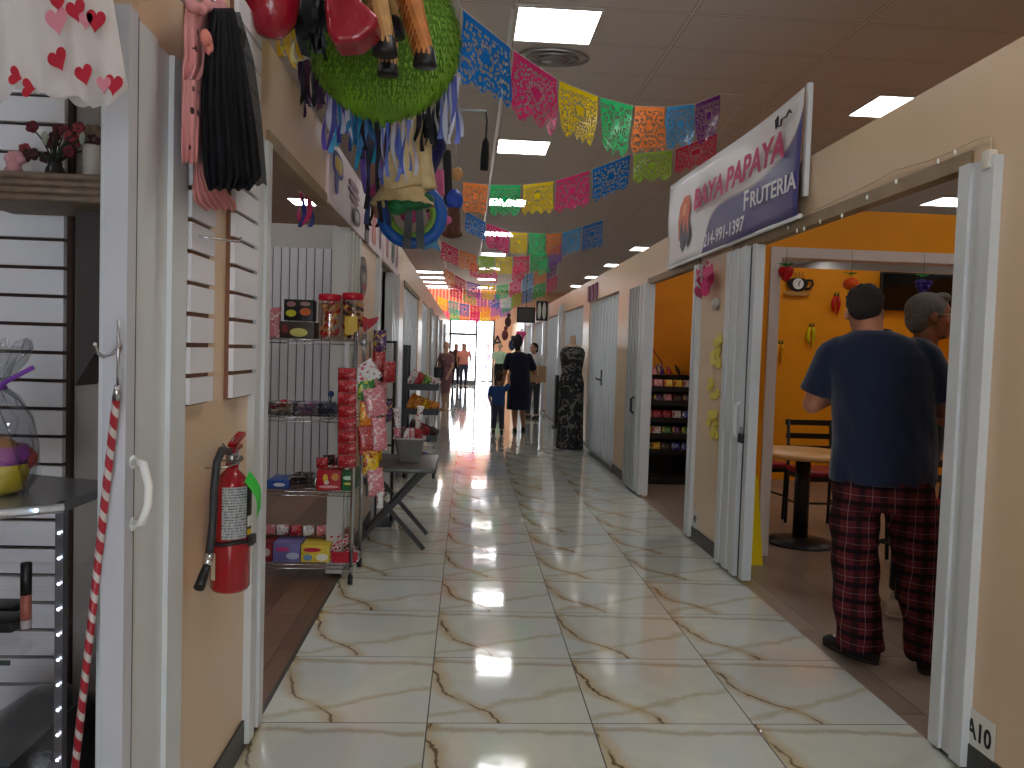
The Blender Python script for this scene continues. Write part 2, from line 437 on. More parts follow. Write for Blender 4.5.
for y in (14.05, 17.0, 20.0, 22.8): post(y-.07, y+.12, RX-.05, RX, ridges=0, m=mat((225, 228, 238), .3), z1=2.2)
for y in (14.6, 17.6, 20.4, 23.4): post(y-.2, y+.2, LX, LX+.03, ridges=1, m=mat((170, 172, 178), .3), z1=2.1)
# floor guide rails of the closed doors
trimbox(((RX-.02, 8.7, 0), (RX, 10.9, .05)), ((RX-.02, 11.4, 0), (RX, 13.8, .05)), m=mat((90, 86, 80), .3, metal=.8))
# ceiling light panels
LMAT = mat((250, 250, 250), emit=1, name='light_panel')
LMAT.node_tree.nodes['Principled BSDF'].inputs['Emission Strength'].default_value = LIGHT
LF = mat((214, 207, 200), .5, name='light_frame')
def light(x, y, label, w=.6, l=.6):
    t = thing('ceiling_light', label, 'ceiling light', (x+w/2, y+l/2, CZ-.03), group='square ceiling light panels')
    p = MB(t); p.box((x+.02, y+.02, CZ-.012), (x+w-.02, y+l-.02, CZ-.004)); p.build('diffuser', LMAT, t)
    f = MB(t)
    for a, c in (((x, y), (x+w, y+.02)), ((x, y+l-.02), (x+w, y+l)), ((x, y+.02), (x+.02, y+l-.02)), ((x+w-.02, y+.02), (x+w, y+l-.02))):
        f.box((a[0], a[1], CZ-.016), (c[0], c[1], CZ-.001))
    f.build('frame', LF, t)
ordn = ['first', 'second', 'third', 'fourth', 'fifth', 'sixth', 'seventh', 'eighth', 'ninth', 'tenth']
for i in range(-2, 8):
    y = 5.29+3.3*i
    light(.26, y, 'square white light panel above the aisle, %s in its row from the camera end' % ordn[i+2] if 0 else ('square white ceiling light over the middle of the aisle, %s counted from the camera' % ordn[max(i, 0)] if i >= 0 else 'square white ceiling light over the aisle behind the camera'))
for i in range(-2, 7):
    y = 6.62+3.3*i
    light(3.5, y, 'square white ceiling light above the shops with the papaya banner, %s beyond the banner end' % ordn[max(i, 0)] if i >= 0 else 'square white ceiling light above the shops beside the camera')
for i in range(-2, 8):
    y = 6.0+3.3*i
    light(-2.95, y, 'square white ceiling light above the candy stall side, %s along its row' % ordn[max(i+2, 0)])
# bright long fixtures at the far end over the aisle's other side
for i in range(4):
    y = 23.4+1.75*i
    light(-1.8, y, 'wide bright ceiling light near the entrance above the mannequin side, %s in that row' % ordn[i], w=1.0, l=.6)
for i, (x, y) in enumerate(((6.5, 10.45), (7.0, 17.0), (6.5, 7.15), (6.5, 3.85))):
    light(x, y, 'square white ceiling light deep above the orange shop, the %s one' % ('brightest', 'farthest', 'middle', 'closest')[i])
# air vent beside the first light
t = thing('ceiling_vent', 'round metal air vent in the ceiling beside the large light panel', 'vent', (.60, 6.15, CZ-.05))
p = MB(t)
for r in (.12, .2, .28): p.tube([(.60+r*math.cos(a*PI/12), 6.15+r*.6*math.sin(a*PI/12), CZ-.02-(.3-r)*.12) for a in range(24)], .012, 6, closed=True)
p.lathe((.60, 6.15, CZ-.05), [(.001, 0), (.09, .0), (.11, .02)]); p.build('louvre', mat((150, 148, 146), .3, metal=.7), t)
# long light rail under the ceiling
b = MB(V(.0, 6, CZ-.03)); b.box(at(502, 90, z=CZ-.02)+V(-.012, -1.6, 0), (at(502, 90, z=CZ).x+.012, 29.5, CZ-.002)); struct(b.build('trim_3', mat((235, 235, 232), .3)))
b = MB(V(-.8, 6, CZ-.03)); xr = at(452, 290, z=CZ).x; b.box((xr-.015, 5, CZ-.03), (xr+.015, 29.5, CZ-.002)); struct(b.build('trim_3', mat((235, 235, 232), .3)))

# far end: shop front
FY = 30
xg0 = at(449, 350, y=FY).x; xg1 = at(476, 350, y=FY).x; xg2 = at(494, 350, y=FY).x
ztop = at(470, 320, y=FY).z; zt = at(460, 334, y=FY).z
PEACH = mat((240, 196, 164), .6, name='peach_wall')
b = MB(); b.box((-8, FY, 0), (xg0, FY+.1, ztop)); b.box((xg2, FY, 0), (8, FY+.1, CZ)); struct(b.build('wall_front', PEACH))
def stripes():
    k = NT('striped_film'); X, Y, Z = k.xyz(k.tc.outputs['Object'])
    f = k.math('FRACT', k.math('MULTIPLY', X, 7.5)); a = k.mix(k.math('LESS_THAN', f, .45), (206, 118, 88), (224, 180, 160))
    k.l(a, k.b.inputs['Base Color']); tr = k.n('BsdfTranslucent'); k.l(a, tr.inputs['Color']); ms = k.n('MixShader'); ms.inputs[0].default_value = .5
    k.l(k.b.outputs[0], ms.inputs[1]); k.l(tr.outputs[0], ms.inputs[2]); k.l(ms.outputs[0], k.out.inputs['Surface']); return k.m
b = MB(); b.box((-8, FY+.03, ztop), (xg2, FY+.035, CZ)); struct(b.build('window_1', stripes()))  # unseen left stretch of film added to brighten the ceiling
FRM = mat((90, 92, 98), .4, name='aluminium_frame')
b = MB()
for x in (xg0+.04, xg1, xg2-.03): b.box((x-.04, FY, 0), (x+.04, FY+.08, ztop+.05))
b.box((xg0, FY, ztop-.03), (xg2, FY+.08, ztop+.03)); b.box((xg0, FY, zt-.05), (xg1, FY+.08, zt+.05))
xm = (xg0+xg1)/2; b.box((xm-.03, FY, .1), (xm+.03, FY+.06, zt)); b.box((xg0, FY, 0), (xg1, FY+.06, .18))
struct(b.build('door_2', FRM))
b = MB(); b.box((xg0, FY+.04, .1), (xg1, FY+.045, ztop)); struct(b.build('window_2', GLASS))
# outside: pavement, low railing, parked shapes
b = MB(); b.box((-20, FY+.1, -.05), (20, 60, -.01)); struct(b.build('ground', mat((200, 198, 194), .8, noise=.1, nscale=2)))
t = thing('railing', 'pale metal railing outside the bright entrance', 'railing', (1.2, 36, 0))
p = MB(t)
for z in (.35, 1.05): p.cyl((-2, 36, z), (4, 36, z), .03)
p.build('rail', mat((170, 176, 186), .5), t)
for i in range(13):
    p = MB(t); p.cyl((-2+.5*i, 36, -.01), (-2+.5*i, 36, 1.05), .02); p.build('baluster', mat((170, 176, 186), .5), t)

# shop interiors, right: orange rooms
# partition at y=5.18 with wide white framed opening
jx = at(757, 555, z=0).x; PY = 5.18
zl = at(775, 250, y=PY).z
b = MB(); b.box((RX+WT, PY, 0), (jx, PY+.1, HH)); b.box((jx, PY, zl+.02), (5.7, PY+.1, HH)); b.box((5.3, PY, 0), (5.7, PY+.1, zl+.02)); struct(b.build('wall_partition', ORANGE))
b = MB(); b.box((jx, PY-.02, 0), (jx+.07, PY+.12, zl-.05)); b.box((jx, PY-.02, zl-.05), (5.3, PY+.12, zl+.02)); b.box((5.23, PY-.02, 0), (5.3, PY+.12, zl-.05)); struct(b.build('trim_4', mat((222, 210, 204), .4)))
BY = 8.5
b = MB(); b.box((RX+WT, BY, 0), (5.8, BY+.1, HH)); struct(b.build('wall_rear', ORANGE))
b = MB(); b.box((5.7, -1, 0), (5.8, BY, HH)); struct(b.build('wall_side', ORANGE))
b = MB(); b.box((RX+WT, 2.2, 0), (5.7, 2.3, HH)); struct(b.build('wall_near', TAN))
b = MB(); b.box((RX+WT, 5.28, 0), (RX+WT+.01, 5.6, HH)); b.box((RX+WT, 7.3, 0), (RX+WT+.01, BY, HH)); struct(b.build('wall_inner', ORANGE))
# left candy stall: back wall of slat panels, plain wall beyond
def slat_mat(vertical, c=(222, 222, 226), step=.076, gap=(46, 30, 26), off=0):
    k = NT('slatwall'); X, Y, Z = k.xyz(k.tc.outputs['Object'])
    q = X if vertical else Z
    f = k.math('FRACT', k.math('DIVIDE', k.math('ADD', q, off+50*step), step)); a = k.mix(k.math('LESS_THAN', f, .11), c, gap)
    k.l(a, k.b.inputs['Base Color']); k.b.inputs['Roughness'].default_value = .4; return k.m
def slat_panel(b, x0, x1, y, z0, z1, step, th=.018, ny=-1, vertical=False):
    """real grooves: slats stand proud of a dark backing"""
    q0, q1 = (x0, x1) if vertical else (z0, z1)
    n = max(1, round((q1-q0)/step)); st = (q1-q0)/n
    for i in range(n):
        a, c = q0+i*st+.005, q0+(i+1)*st-.005
        if vertical: b.box((a, y, z0), (c, y+ny*th, z1))
        else: b.box((x0, y, a), (x1, y+ny*th, c))
SLW = mat((222, 222, 228), .35, name='slat_white'); SLB = mat((58, 38, 32), .6, name='slat_groove')
SY = 7.4
xs0, xs1 = at(274, 400, y=SY).x-.8, at(337, 400, y=SY).x
b = MB(); slat_panel(b, xs0, xs1, SY, .05, at(300, 248, y=SY).z, .0765, vertical=True); b.m = 1
b.box((xs0, SY, .02), (xs1+.01, SY+.04, at(300, 248, y=SY).z)); struct(b.build('wall_slat', [SLW, SLB]))
b = MB(); b.box((-8, SY+.04, 0), (LX-WT, SY+.12, HH+.1)); struct(b.build('wall_divider', mat((196, 192, 186), .7)))
b = MB(); b.box((xs1+.03, SY-.3, 0), (LX-WT-.0, SY-.02, 2.2)); struct(b.build('wall_column', mat((190, 190, 194), .5)))
b = MB(); b.box((-3.6, 2.42, 0), (-3.5, SY, HH)); struct(b.build('wall_stall', mat((205, 200, 195), .7)))
# near-left shop: slatwall facing the camera and grey side panel
NY = 2.2
nx = at(66, 400, y=NY).x
b = MB(); slat_panel(b, -2.6, nx, NY, .0, 2.38, .0765); b.m = 1; b.box((-2.6, NY, 0), (nx+.012, NY+.05, 2.38)); struct(b.build('wall_slat', [SLW, SLB]))
b = MB(); b.box((nx+.013, NY+.02, 0), (LX-WT, NY+.1, 2.38)); struct(b.build('wall_return', mat((150, 144, 140), .6)))
b = MB(); b.box((-2.7, -1, 0), (-2.6, NY, 2.38)); struct(b.build('wall_shop', mat((205, 205, 210), .6)))
# slat strips on the near tan wall
def wall_strip(y0, y1, z0, z1, x, label):
    t = thing('slatwall_strip', label, 'slatwall panel', (x, (y0+y1)/2, z0), group='white slat strips on the tan wall')
    n = round((z1-z0)/.0765); st = (z1-z0)/n
    bk = MB(t); bk.box((x-.012, y0, z0), (x, y1, z1)); bk.build('backing', mat((120, 78, 54), .5), t)
    fr = MB(t)
    for i in range(n): fr.box((x, y0, z0+i*st+.006), (x+.014, y1, z0+(i+1)*st-.006))
    fr.build('slats', SLW, t)
wall_strip(1.955, 2.13, 1.185, 2.34, LX+.013, 'narrow white slatwall strip hung behind the pink dotted dress')
wall_strip(2.31, 2.56, 1.18, 2.36, LX+.013, 'white slatwall strip behind the black tulle skirt, next to the white post')

# ------------------------------------------------------------------ world and colour
w = bpy.data.worlds.new('world'); scene.world = w; w.use_nodes = True
bg = w.node_tree.nodes['Background']; bg.inputs['Color'].default_value = (.86, .93, 1, 1); bg.inputs['Strength'].default_value = WORLD
scene.view_settings.view_transform = 'Standard'; scene.view_settings.look = 'None'
scene.view_settings.exposure = EXPO; scene.view_settings.gamma = 1; scene.view_settings.use_curve_mapping = False
# ------------------------------------------------------------------ people
def eloft(mb, rs, n=24, p=2.3):
    """stack of super-elliptical rings: (cx, cy, z, rx, ry[, tiltx])"""
    R = []
    for q in rs:
        cx, cy, z, rx, ry = q[:5]; ring = []
        for j in range(n):
            a = 2*PI*j/n; c, s_ = math.cos(a), math.sin(a)
            ring.append(V(cx+rx*math.copysign(abs(c)**(2/p), c), cy+ry*math.copysign(abs(s_)**(2/p), s_), z+(q[5]*c if len(q) > 5 else 0)))
        R.append(ring)
    return mb.rings(R)
def chain(mb, pts, rs, n=14, sx=1, up=None):
    """tapering limb with rounded joints"""
    pts = [Vector(p) for p in pts]
    P = []; Rr = []
    for i in range(len(pts)-1):
        for k in range(5):
            t = k/5; P.append(pts[i].lerp(pts[i+1], t)); Rr.append(rs[i]*(1-t)+rs[i+1]*t)
    P.append(pts[-1]); Rr.append(rs[-1])
    mb.tube(P, Rr, n, sx=sx, up=up)
    for p, r in zip(pts, rs): mb.ell(p, r*.99, 12, 8)
def head(mb, c, M, s=1):
    q = lambda x, y, z: c+M@V(x*s, y*s, z*s)
    mb.ell(q(0, -.008, .03), (.076*s, .094*s, .090*s), 20, 14, M)
    mb.ell(q(0, .022, -.02), (.062*s, .068*s, .085*s), 18, 12, M)
    mb.ell(q(0, .045, -.075), (.038*s, .038*s, .032*s), 12, 8, M)       # chin
    mb.ell(q(0, .086, .028), (.052*s, .014*s, .012*s), 10, 6, M)         # brow
    mb.tube([q(0, .085, .018), q(0, .104, -.012), q(0, .108, -.022)], [.009*s, .014*s, .015*s], 8)  # nose
    mb.ell(q(0, .082, -.048), (.022*s, .014*s, .006*s), 10, 6, M); mb.ell(q(0, .081, -.058), (.019*s, .012*s, .006*s), 10, 6, M)
    for e in (-1, 1):
        mb.ell(q(e*.077, -.002, -.002), (.010*s, .018*s, .030*s), 10, 8, M)
        mb.ell(q(e*.042, .055, -.02), (.022*s, .025*s, .022*s), 10, 6, M)
def face_bits(t, c, M, s=1, brow=(30, 22, 18), body=None):
    q = lambda x, y, z: c+M@V(x*s, y*s, z*s)
    for k in (-1, 1):
        e = MB(); e.ell(q(k*.031, .083, .010), (.012*s, .007*s, .006*s), 10, 6, M); e.build('eye', mat((230, 226, 220), .2), body)
        e = MB(); e.ell(q(k*.031, .089, .010), (.005*s, .003*s, .005*s), 8, 6, M); e.build('pupil', mat((30, 20, 16), .2), body)
        e = MB(); e.tube([q(k*.014, .097, .030), q(k*.032, .097, .036), q(k*.052, .084, .030)], [.004*s, .005*s, .002*s], 6); e.build('eyebrow', mat(brow, .8), body)
    e = MB(); e.ell(q(0, .093, -.051), (.021*s, .005*s, .0045*s), 10, 6, M); e.build('lips', mat((150, 82, 74), .5), body)
def hand(mb, w, d, nrm, s=1, curl=.5, thumb=1):
    """w wrist, d pointing direction, nrm palm-facing direction, thumb +1/-1 side"""
    d = Vector(d).normalized(); nrm = Vector(nrm); nrm = (nrm-d*nrm.dot(d)).normalized(); sd = d.cross(nrm)*thumb
    w = Vector(w)
    mb.tube([w-d*.02*s, w+d*.02*s, w+d*.055*s, w+d*.088*s], [.026*s, .032*s, .040*s, .036*s], 12, sx=.45, up=sd)
    for k, L in enumerate((.070, .078, .073, .057)):
        b0 = w+d*.082*s+sd*(.030-.020*k)*s
        a1, a2 = curl*.8+.06*k, curl*1.9+.06*k
        p1 = b0+(d*math.cos(a1)+nrm*math.sin(a1))*L*.45*s
        p2 = p1+(d*math.cos(a2)+nrm*math.sin(a2))*L*.33*s
        p3 = p2+(d*math.cos(a2*1.3)+nrm*math.sin(a2*1.3))*L*.24*s
        mb.tube([b0-d*.012*s, b0, p1, p2, p3], [.0088*s, .0088*s, .0082*s, .0075*s, .0062*s], 8); mb.ell(p3, .0062*s, 8, 6)
    t0 = w+d*.025*s+sd*.026*s; t1 = t0+(d*.6+sd*.75+nrm*.25).normalized()*.036*s; t2 = t1+(d*.85+sd*.3+nrm*.45).normalized()*.030*s; t3 = t2+(d*.9+nrm*.5).normalized()*.022*s
    mb.tube([t0, t1, t2, t3], [.014*s, .0115*s, .0095*s, .0075*s], 8); mb.ell(t3, .0075*s, 8, 6)
def shoe(t, p, d, m, s=1, sole=None, name='shoe', parent=None):
    d = Vector(d).normalized(); sd = V(-d.y, d.x, 0)
    b = MB()
    R = []
    for f, wdt, h, zc in ((-.11, .020, .02, .035), (-.10, .034, .040, .045), (-.04, .038, .042, .05), (.03, .044, .036, .042), (.10, .047, .028, .034), (.145, .036, .022, .028), (.165, .012, .012, .022)):
        R.append([Vector(p)+d*f*s+sd*wdt*s*math.cos(2*PI*j/14)+V(0,0,zc*s+h*s*math.sin(2*PI*j/14)) for j in range(14)])
    b.rings(R); o = b.build(name, m, parent or t)
    b = MB(); R = []
    for zz in (0, .018*s):
        R.append([Vector(p)+d*(.027+.142*math.cos(2*PI*j/18))*s+sd*(.045*math.sin(2*PI*j/18))*s+V(0,0,zz) for j in range(18)])
    b.rings(R); b.build('sole', sole or m, o)
    return o
SKIN = lambda c: mat(c, .55, spec=.35, noise=.06, nscale=12, name='skin')
CL = lambda c, **k: mat(c, .85, spec=.2, sheen=.25, noise=k.get('noise', .12), nscale=6, bump=.35, bscale=14, name='cloth')
def rot(z=0, x=0, y=0): return Matrix.Rotation(z, 3, 'Z') @ Matrix.Rotation(x, 3, 'X') @ Matrix.Rotation(y, 3, 'Y')

def plaid():
    k = NT('plaid_cloth'); X, Y, Z = k.xyz(k.tc.outputs['Object'])
    w = k.math('MULTIPLY', k.math('SUBTRACT', k.noise(k.tc.outputs['Object'], 3, 2), .5), .022)
    hx = k.math('ADD', k.math('ADD', X, k.math('MULTIPLY', Y, .12)), w); hz = k.math('ADD', Z, w)
    fx = k.math('FRACT', k.math('DIVIDE', k.math('ADD', hx, 10), .088)); fz = k.math('FRACT', k.math('DIVIDE', k.math('ADD', hz, 10), .075))
    band = lambda f, a, b_: k.math('MULTIPLY', k.math('GREATER_THAN', f, a), k.math('LESS_THAN', f, b_))
    a = k.mix(k.noise(k.tc.outputs['Object'], 9, 3), (66, 18, 24), (92, 34, 40))
    a = k.mix(k.math('MULTIPLY', band(fz, .0, .28), .88), a, (14, 10, 16))
    a = k.mix(k.math('MULTIPLY', band(fx, .0, .32), .72), a, (16, 12, 18))
    a = k.mix(k.math('MULTIPLY', band(fx, .62, .645), .28), a, (200, 170, 160))
    a = k.mix(k.math('MULTIPLY', band(fz, .60, .63), .28), a, (190, 160, 150))
    a = k.mix(k.math('MULTIPLY', band(fx, .84, .87), .4), a, (30, 30, 60))
    k.l(a, k.b.inputs['Base Color']); k.b.inputs['Roughness'].default_value = .9; k.b.inputs['Specular IOR Level'].default_value = .15
    return k.m

# --- man with his back turned, navy tee and plaid pyjama trousers
c0 = V(1.89, 3.32, 0)
t = thing('person', 'person seen from behind in navy t-shirt and red plaid pyjama trousers standing in the doorway', 'person', c0, -.42)
sk = MB(c0)
hx = Matrix.Rotation(.42, 3, 'Z')@(at(866, 314, y=3.38)-c0)
Mh = rot(-.02, -.42)
head(sk, hx+V(-.005, .03, -.0), Mh, .97)
chain(sk, [V(-.105, 0, 1.40), V(-.115, .02, 1.53)], [.062, .058])
eloft(sk, [(-.03,0,.80,.15,.10), (-.03,0,1.1,.16,.10), (-.06,0,1.36,.17,.09), (-.08,0,1.43,.09,.06)])
sl, el, wl = V(-.262, -.005, 1.375), V(-.335, .03, 1.15), V(-.22, .24, 1.19)
sr, er, wr = V(.115, .0, 1.375), V(.225, .05, 1.15), V(.06, .27, 1.15)
chain(sk, [sl, el, wl], [.050, .045, .028]); chain(sk, [sr, er, wr], [.050, .045, .028])
hand(sk, wl, (.6, .5, .25), (.3, .2, -.9), 1, .6, 1); hand(sk, wr, (-.6, .5, .3), (-.2, .2, -.9), 1, .6, -1)
bo = organic(sk, .007, 6); bo.o = V(0,0,0); body = bo.build('body', SKIN((168, 112, 88)), t)
face_bits(V(0,0,0) if 0 else None, hx+V(-.005, .03, -.0), Mh, .97, body=body)
hb = MB(); hc = hx+V(-.005, .03, -.0)
hb.ell(hc+Mh@V(0, -.016, .052), (.080, .095, .082), 24, 16, Mh)
hb.ell(hc+Mh@V(0, -.042, .018), (.073, .064, .072), 20, 12, Mh)
hb.ell(hc+Mh@V(0, .048, .095), (.056, .044, .032), 14, 10, Mh)
for i in range(70):
    a, e = random.uniform(0, 2*PI), random.uniform(.1, 1.2)
    d_ = V(math.cos(a)*math.cos(e), math.sin(a)*math.cos(e), math.sin(e))
    p_ = V(d_.x*.078, -.016+d_.y*.092, .052+d_.z*.080); hb.cyl(hc+Mh@p_, hc+Mh@(p_+d_*.014+V(0,.008,0)), .008, .002, 5)
organic(hb, .006, 2).build('hair', mat((30, 22, 20), .85, bump=.8, bscale=90), t)
sh = MB()
eloft(sh, [(-.035,.0,.815,.218,.135), (-.03,.0,.86,.222,.14), (-.03,0,1.0,.214,.138), (-.045,-.005,1.15,.212,.138), (-.065,-.01,1.30,.218,.13), (-.077,-.005,1.38,.226,.115), (-.085,0,1.435,.190,.098), (-.09,0,1.470,.128,.082), (-.10,.01,1.492,.078,.068)])
for S, E_, k in ((sl, el, -1), (sr, er, 1)):
    chain(sh, [S+V(-.03*k, 0, .025), S+V(.0*k, 0, .0), S.lerp(E_, .55)+V(.005*k, 0, 0)], [.066, .072, .072])
    m_ = S.lerp(E_, .55); dd = (E_-S).normalized(); sh.tube([m_-dd*.03, m_+dd*.055], [.074, .080], 16)
shm = organic(sh, .008, 5)
for i, p_ in enumerate(shm.v):   # hanging folds in the back
    f = .008*math.sin(p_.x*36+p_.z*9)+.009*math.sin(p_.x*17-p_.z*16)+.004*math.sin(p_.x*60+p_.z*30); shm.v[i] = p_+V(0, f*max(0, min(1, (1.4-p_.z)*2)), 0)
shm.build('t_shirt', CL((24, 33, 56), noise=.1), t)
b = MB(); b.tube([V(-.10+.076*math.cos(a*PI/10), .012+.066*math.sin(a*PI/10), 1.490+.008*math.sin(a*PI/10)) for a in range(20)], .008, 6, closed=True); b.build('collar', CL((20, 28, 50)), t)
pn = MB()
eloft(pn, [(-.03,0,.92,.200,.125), (-.03,0,.82,.206,.130), (-.03,0,.74,.208,.13), (-.03,0,.70,.19,.12)])
for k, hip, kn, an, tw in ((-1, V(-.135, 0, .80), V(-.125, .03, .45), V(-.085, .01, .05), .0), (1, V(.075, 0, .80), V(.135, .03, .45), V(.205, .02, .06), .0)):
    P = [hip, hip.lerp(kn, .5), kn, kn.lerp(an, .5), an]; R_ = [.112, .110, .106, .104, .108]
    pn.tube([P[0], P[1], P[2], P[3], P[4]], R_, 22, sx=.95)
    for z_ in (.55, .3, .16, .08):
        tt = hip.lerp(an, (.8-z_)/.74); pn.ell(tt+V(0, .01*k, 0), (.103, .094, .018), 16, 8)
pnm = organic(pn, .008, 5)
for i, p_ in enumerate(pnm.v):
    f = .007*math.sin(p_.z*34+p_.x*16)+.006*math.sin(p_.z*17-p_.x*30); pnm.v[i] = p_+V(f*.6, f, 0)
tr = pnm.build('trousers', plaid(), t)
shoe(t, V(-.10, .05, 0), (-.75, .62, 0), mat((30, 28, 28), .7), 1.03, mat((40, 36, 34), .6), 'slipper').location = V(0,0,0)
for o in t.children:
    pass
shoe(t, V(.205, .05, 0), (.3, .9, 0), mat((30, 28, 28), .7), 1.03, mat((40, 36, 34), .6), 'slipper')
for o in [x for x in t.children if x.name.startswith('slipper')]:
    b = MB(); d_ = V(-.93, .35, 0).normalized() if o.name == 'slipper' else V(.3, .9, 0).normalized()
    pc = V(-.10, .05, 0) if o.name == 'slipper' else V(.205, .05, 0)
    b.ell(pc+d_*.075+V(0,0,.072), (.028, .028, .006)); b.build('patch', mat((200, 200, 200), .7), o)
# phone in his hands
ph = MB(V(1.74, 3.64, 1.16)); ph.rbox((1.66, 3.60, 1.155), (1.80, 3.68, 1.165), .004); tag(ph.build('phone', BLACK), 'dark phone held by the person in plaid trousers', 'phone')

# --- second man in profile, grey hair and glasses
y2 = 4.02; c0 = V(2.40, y2, 0)
t = thing('person', 'grey-haired person in glasses and black shirt, in profile behind the person in plaid trousers', 'person', c0, -.38)
hc = Matrix.Rotation(.38, 3, 'Z')@(at(931, 316, y=y2)-c0+V(0, 0, -.012)); Mh = rot(-PI/2+.08)@Matrix.Rotation(.08, 3, 'X')
sk = MB(); head(sk, hc, Mh, 1.10)
chain(sk, [hc+V(-.035, 0, -.23), hc+V(-.015, 0, -.08)], [.066, .062])
zt_ = hc.z
eloft(sk, [(0,0,.85,.10,.14), (0,0,1.1,.11,.15), (0,0,1.38,.10,.17), (0,0,1.47,.07,.09)])
sR, eR, wR = V(.02, -.20, 1.36), V(.055, -.235, 1.09), V(.26, -.18, 1.03)
sL, eL, wL = V(.02, .20, 1.36), V(-.02, .24, 1.09), V(.20, .20, 1.0)
chain(sk, [sR, eR, wR], [.050, .044, .028]); chain(sk, [sL, eL, wL], [.050, .044, .028])
hand(sk, wR, (.9, .3, .1), (0, .5, -.8), 1, .5, -1); hand(sk, wL, (.9, -.3, .1), (0, -.5, -.8), 1, .5, 1)
body = organic(sk, .007, 5).build('body', SKIN((150, 94, 68)), t); face_bits(None, hc, Mh, 1.10, (90, 84, 80), body=body)
hb = MB(); hb.ell(hc+Mh@V(0, -.022, .050), (.092, .108, .092), 24, 16, Mh); hb.ell(hc+Mh@V(0, -.062, .0), (.082, .066, .085), 20, 12, Mh); hb.ell(hc+Mh@V(0, .055, .105), (.06, .045, .03), 14, 10, Mh)
for e in (-1, 1): hb.ell(hc+Mh@V(e*.078, .022, .035), (.013, .024, .04), 10, 8, Mh)
organic(hb, .007, 3).build('hair', mat((110, 104, 98), .8, noise=.3, nscale=60, bump=.6, bscale=90), t)
gl = MB(); q = lambda x, y, z: hc+Mh@V(x*1.1, y*1.1, z*1.1)
for e in (-1, 1):
    gl.tube([q(e*.034+.022*math.cos(a*PI/8), .104, .008+.017*math.sin(a*PI/8)) for a in range(16)], .0018, 5, closed=True)
    gl.tube([q(e*.056, .104, .012), q(e*.078, .05, .012), q(e*.084, .0, .01)], .0018, 5)
gl.tube([q(-.012, .104, .01), q(0, .108, .014), q(.012, .104, .01)], .0018, 5)
gl.build('glasses', CHROME, t)
sh = MB(); eloft(sh, [(0,0,.84,.135,.185), (.01,0,.98,.15,.19), (.015,0,1.12,.14,.185), (.01,0,1.28,.135,.20), (-.005,0,1.40,.115,.185), (-.01,0,1.455,.085,.12), (-.015,0,1.49,.062,.07)])
for S, E_ in ((sR, eR), (sL, eL)): chain(sh, [S+V(0, 0, .02), S.lerp(E_, .7)], [.078, .068])
organic(sh, .009, 4).build('shirt', CL((22, 24, 30)), t)
pn = MB(); eloft(pn, [(0,0,.9,.125,.175), (0,0,.78,.125,.175), (0,0,.72,.11,.16)])
for k in (-1, 1): pn.tube([V(0, k*.09, .78), V(.015, k*.10, .45), V(0, k*.10, .09)], [.098, .074, .062], 16)
organic(pn, .009, 4).build('trousers', CL((16, 16, 20)), t)
CREAM = mat((214, 200, 176), .6)
shoe(t, V(.02, -.10, 0), (1, -.1, 0), CREAM, 1, mat((236, 230, 216), .5)); shoe(t, V(.06, .10, 0), (1, .1, 0), CREAM, 1, mat((236, 230, 216), .5))

# --- aisle walkers
def simple_person(name, label, c0, rz, H, skin, hair, build_fn, cat='person', vox=.011):
    t = thing(name, label, cat, c0, rz); s = H/1.7
    return t, s
# woman in navy dress walking away with a box
c0 = V(.88, 12.9, 0); t = thing('person', 'person walking away down the aisle in a knee-length navy dress with dark hair tied up', 'person', c0)
s = .97; hc = V(-.05, .02, 1.50); Mh = rot(0, -.1)
sk = MB(); head(sk, hc, Mh, .98); chain(sk, [V(-.03, 0, 1.28), V(-.05, .01, 1.42)], [.055, .05])
eloft(sk, [(0,0,.7,.16,.12), (0,0,.95,.15,.11), (-.02,0,1.25,.16,.1), (-.03,0,1.32,.08,.06)])
sl, el, wl = V(-.19, 0, 1.25), V(-.25, .03, 1.0), V(-.27, .12, .80)
sr, er, wr = V(.15, 0, 1.25), V(.26, .02, 1.0), V(.30, .20, .93)
chain(sk, [sl, el, wl], [.046, .040, .027]); chain(sk, [sr, er, wr], [.048, .042, .028])
hand(sk, wl, (0, .1, -1), (1, 0, 0), .95, .3, 1); hand(sk, wr, (.3, .9, 0), (0, 0, 1), .95, .4, 1)
for k, an, kn in ((-1, V(-.05, -.02, .06), V(-.07, 0, .45)), (1, V(.10, .13, .08), V(.07, .08, .45))):
    chain(sk, [V(k*.08, 0, .75), kn, kn.lerp(an, .4)+V(0, -.012, 0), an], [.085, .058, .054, .034])
body = organic(sk, .008, 4).build('body', SKIN((166, 116, 92)), t); face_bits(None, hc, Mh, .98, body=body)
hb = MB(); hb.ell(hc+V(0, -.02, .04), (.088, .104, .095)); hb.ell(hc+V(0, -.05, -.02), (.075, .065, .085)); hb.ell(hc+V(0, -.06, .11), (.04, .04, .036)); hb.ell(hc+V(.0, -.06, -.09), (.05, .035, .05))
organic(hb, .009, 3).build('hair', mat((22, 16, 16), .7), t)
dr = MB(); eloft(dr, [(.0,0,.38,.205,.17), (0,0,.42,.205,.17), (0,0,.6,.20,.16), (0,0,.8,.195,.155), (-.0,0,1.0,.17,.13), (-.015,0,1.15,.18,.13), (-.02,0,1.26,.185,.115), (-.025,0,1.32,.12,.085), (-.03,0,1.345,.07,.06)])
chain(dr, [sl+V(.01,0,.01), sl.lerp(el, .65)], [.07, .066]); chain(dr, [sr+V(-.01,0,.01), sr.lerp(er, .65)], [.07, .068])
organic(dr, .011, 4).build('dress', CL((14, 17, 38), noise=.05), t)
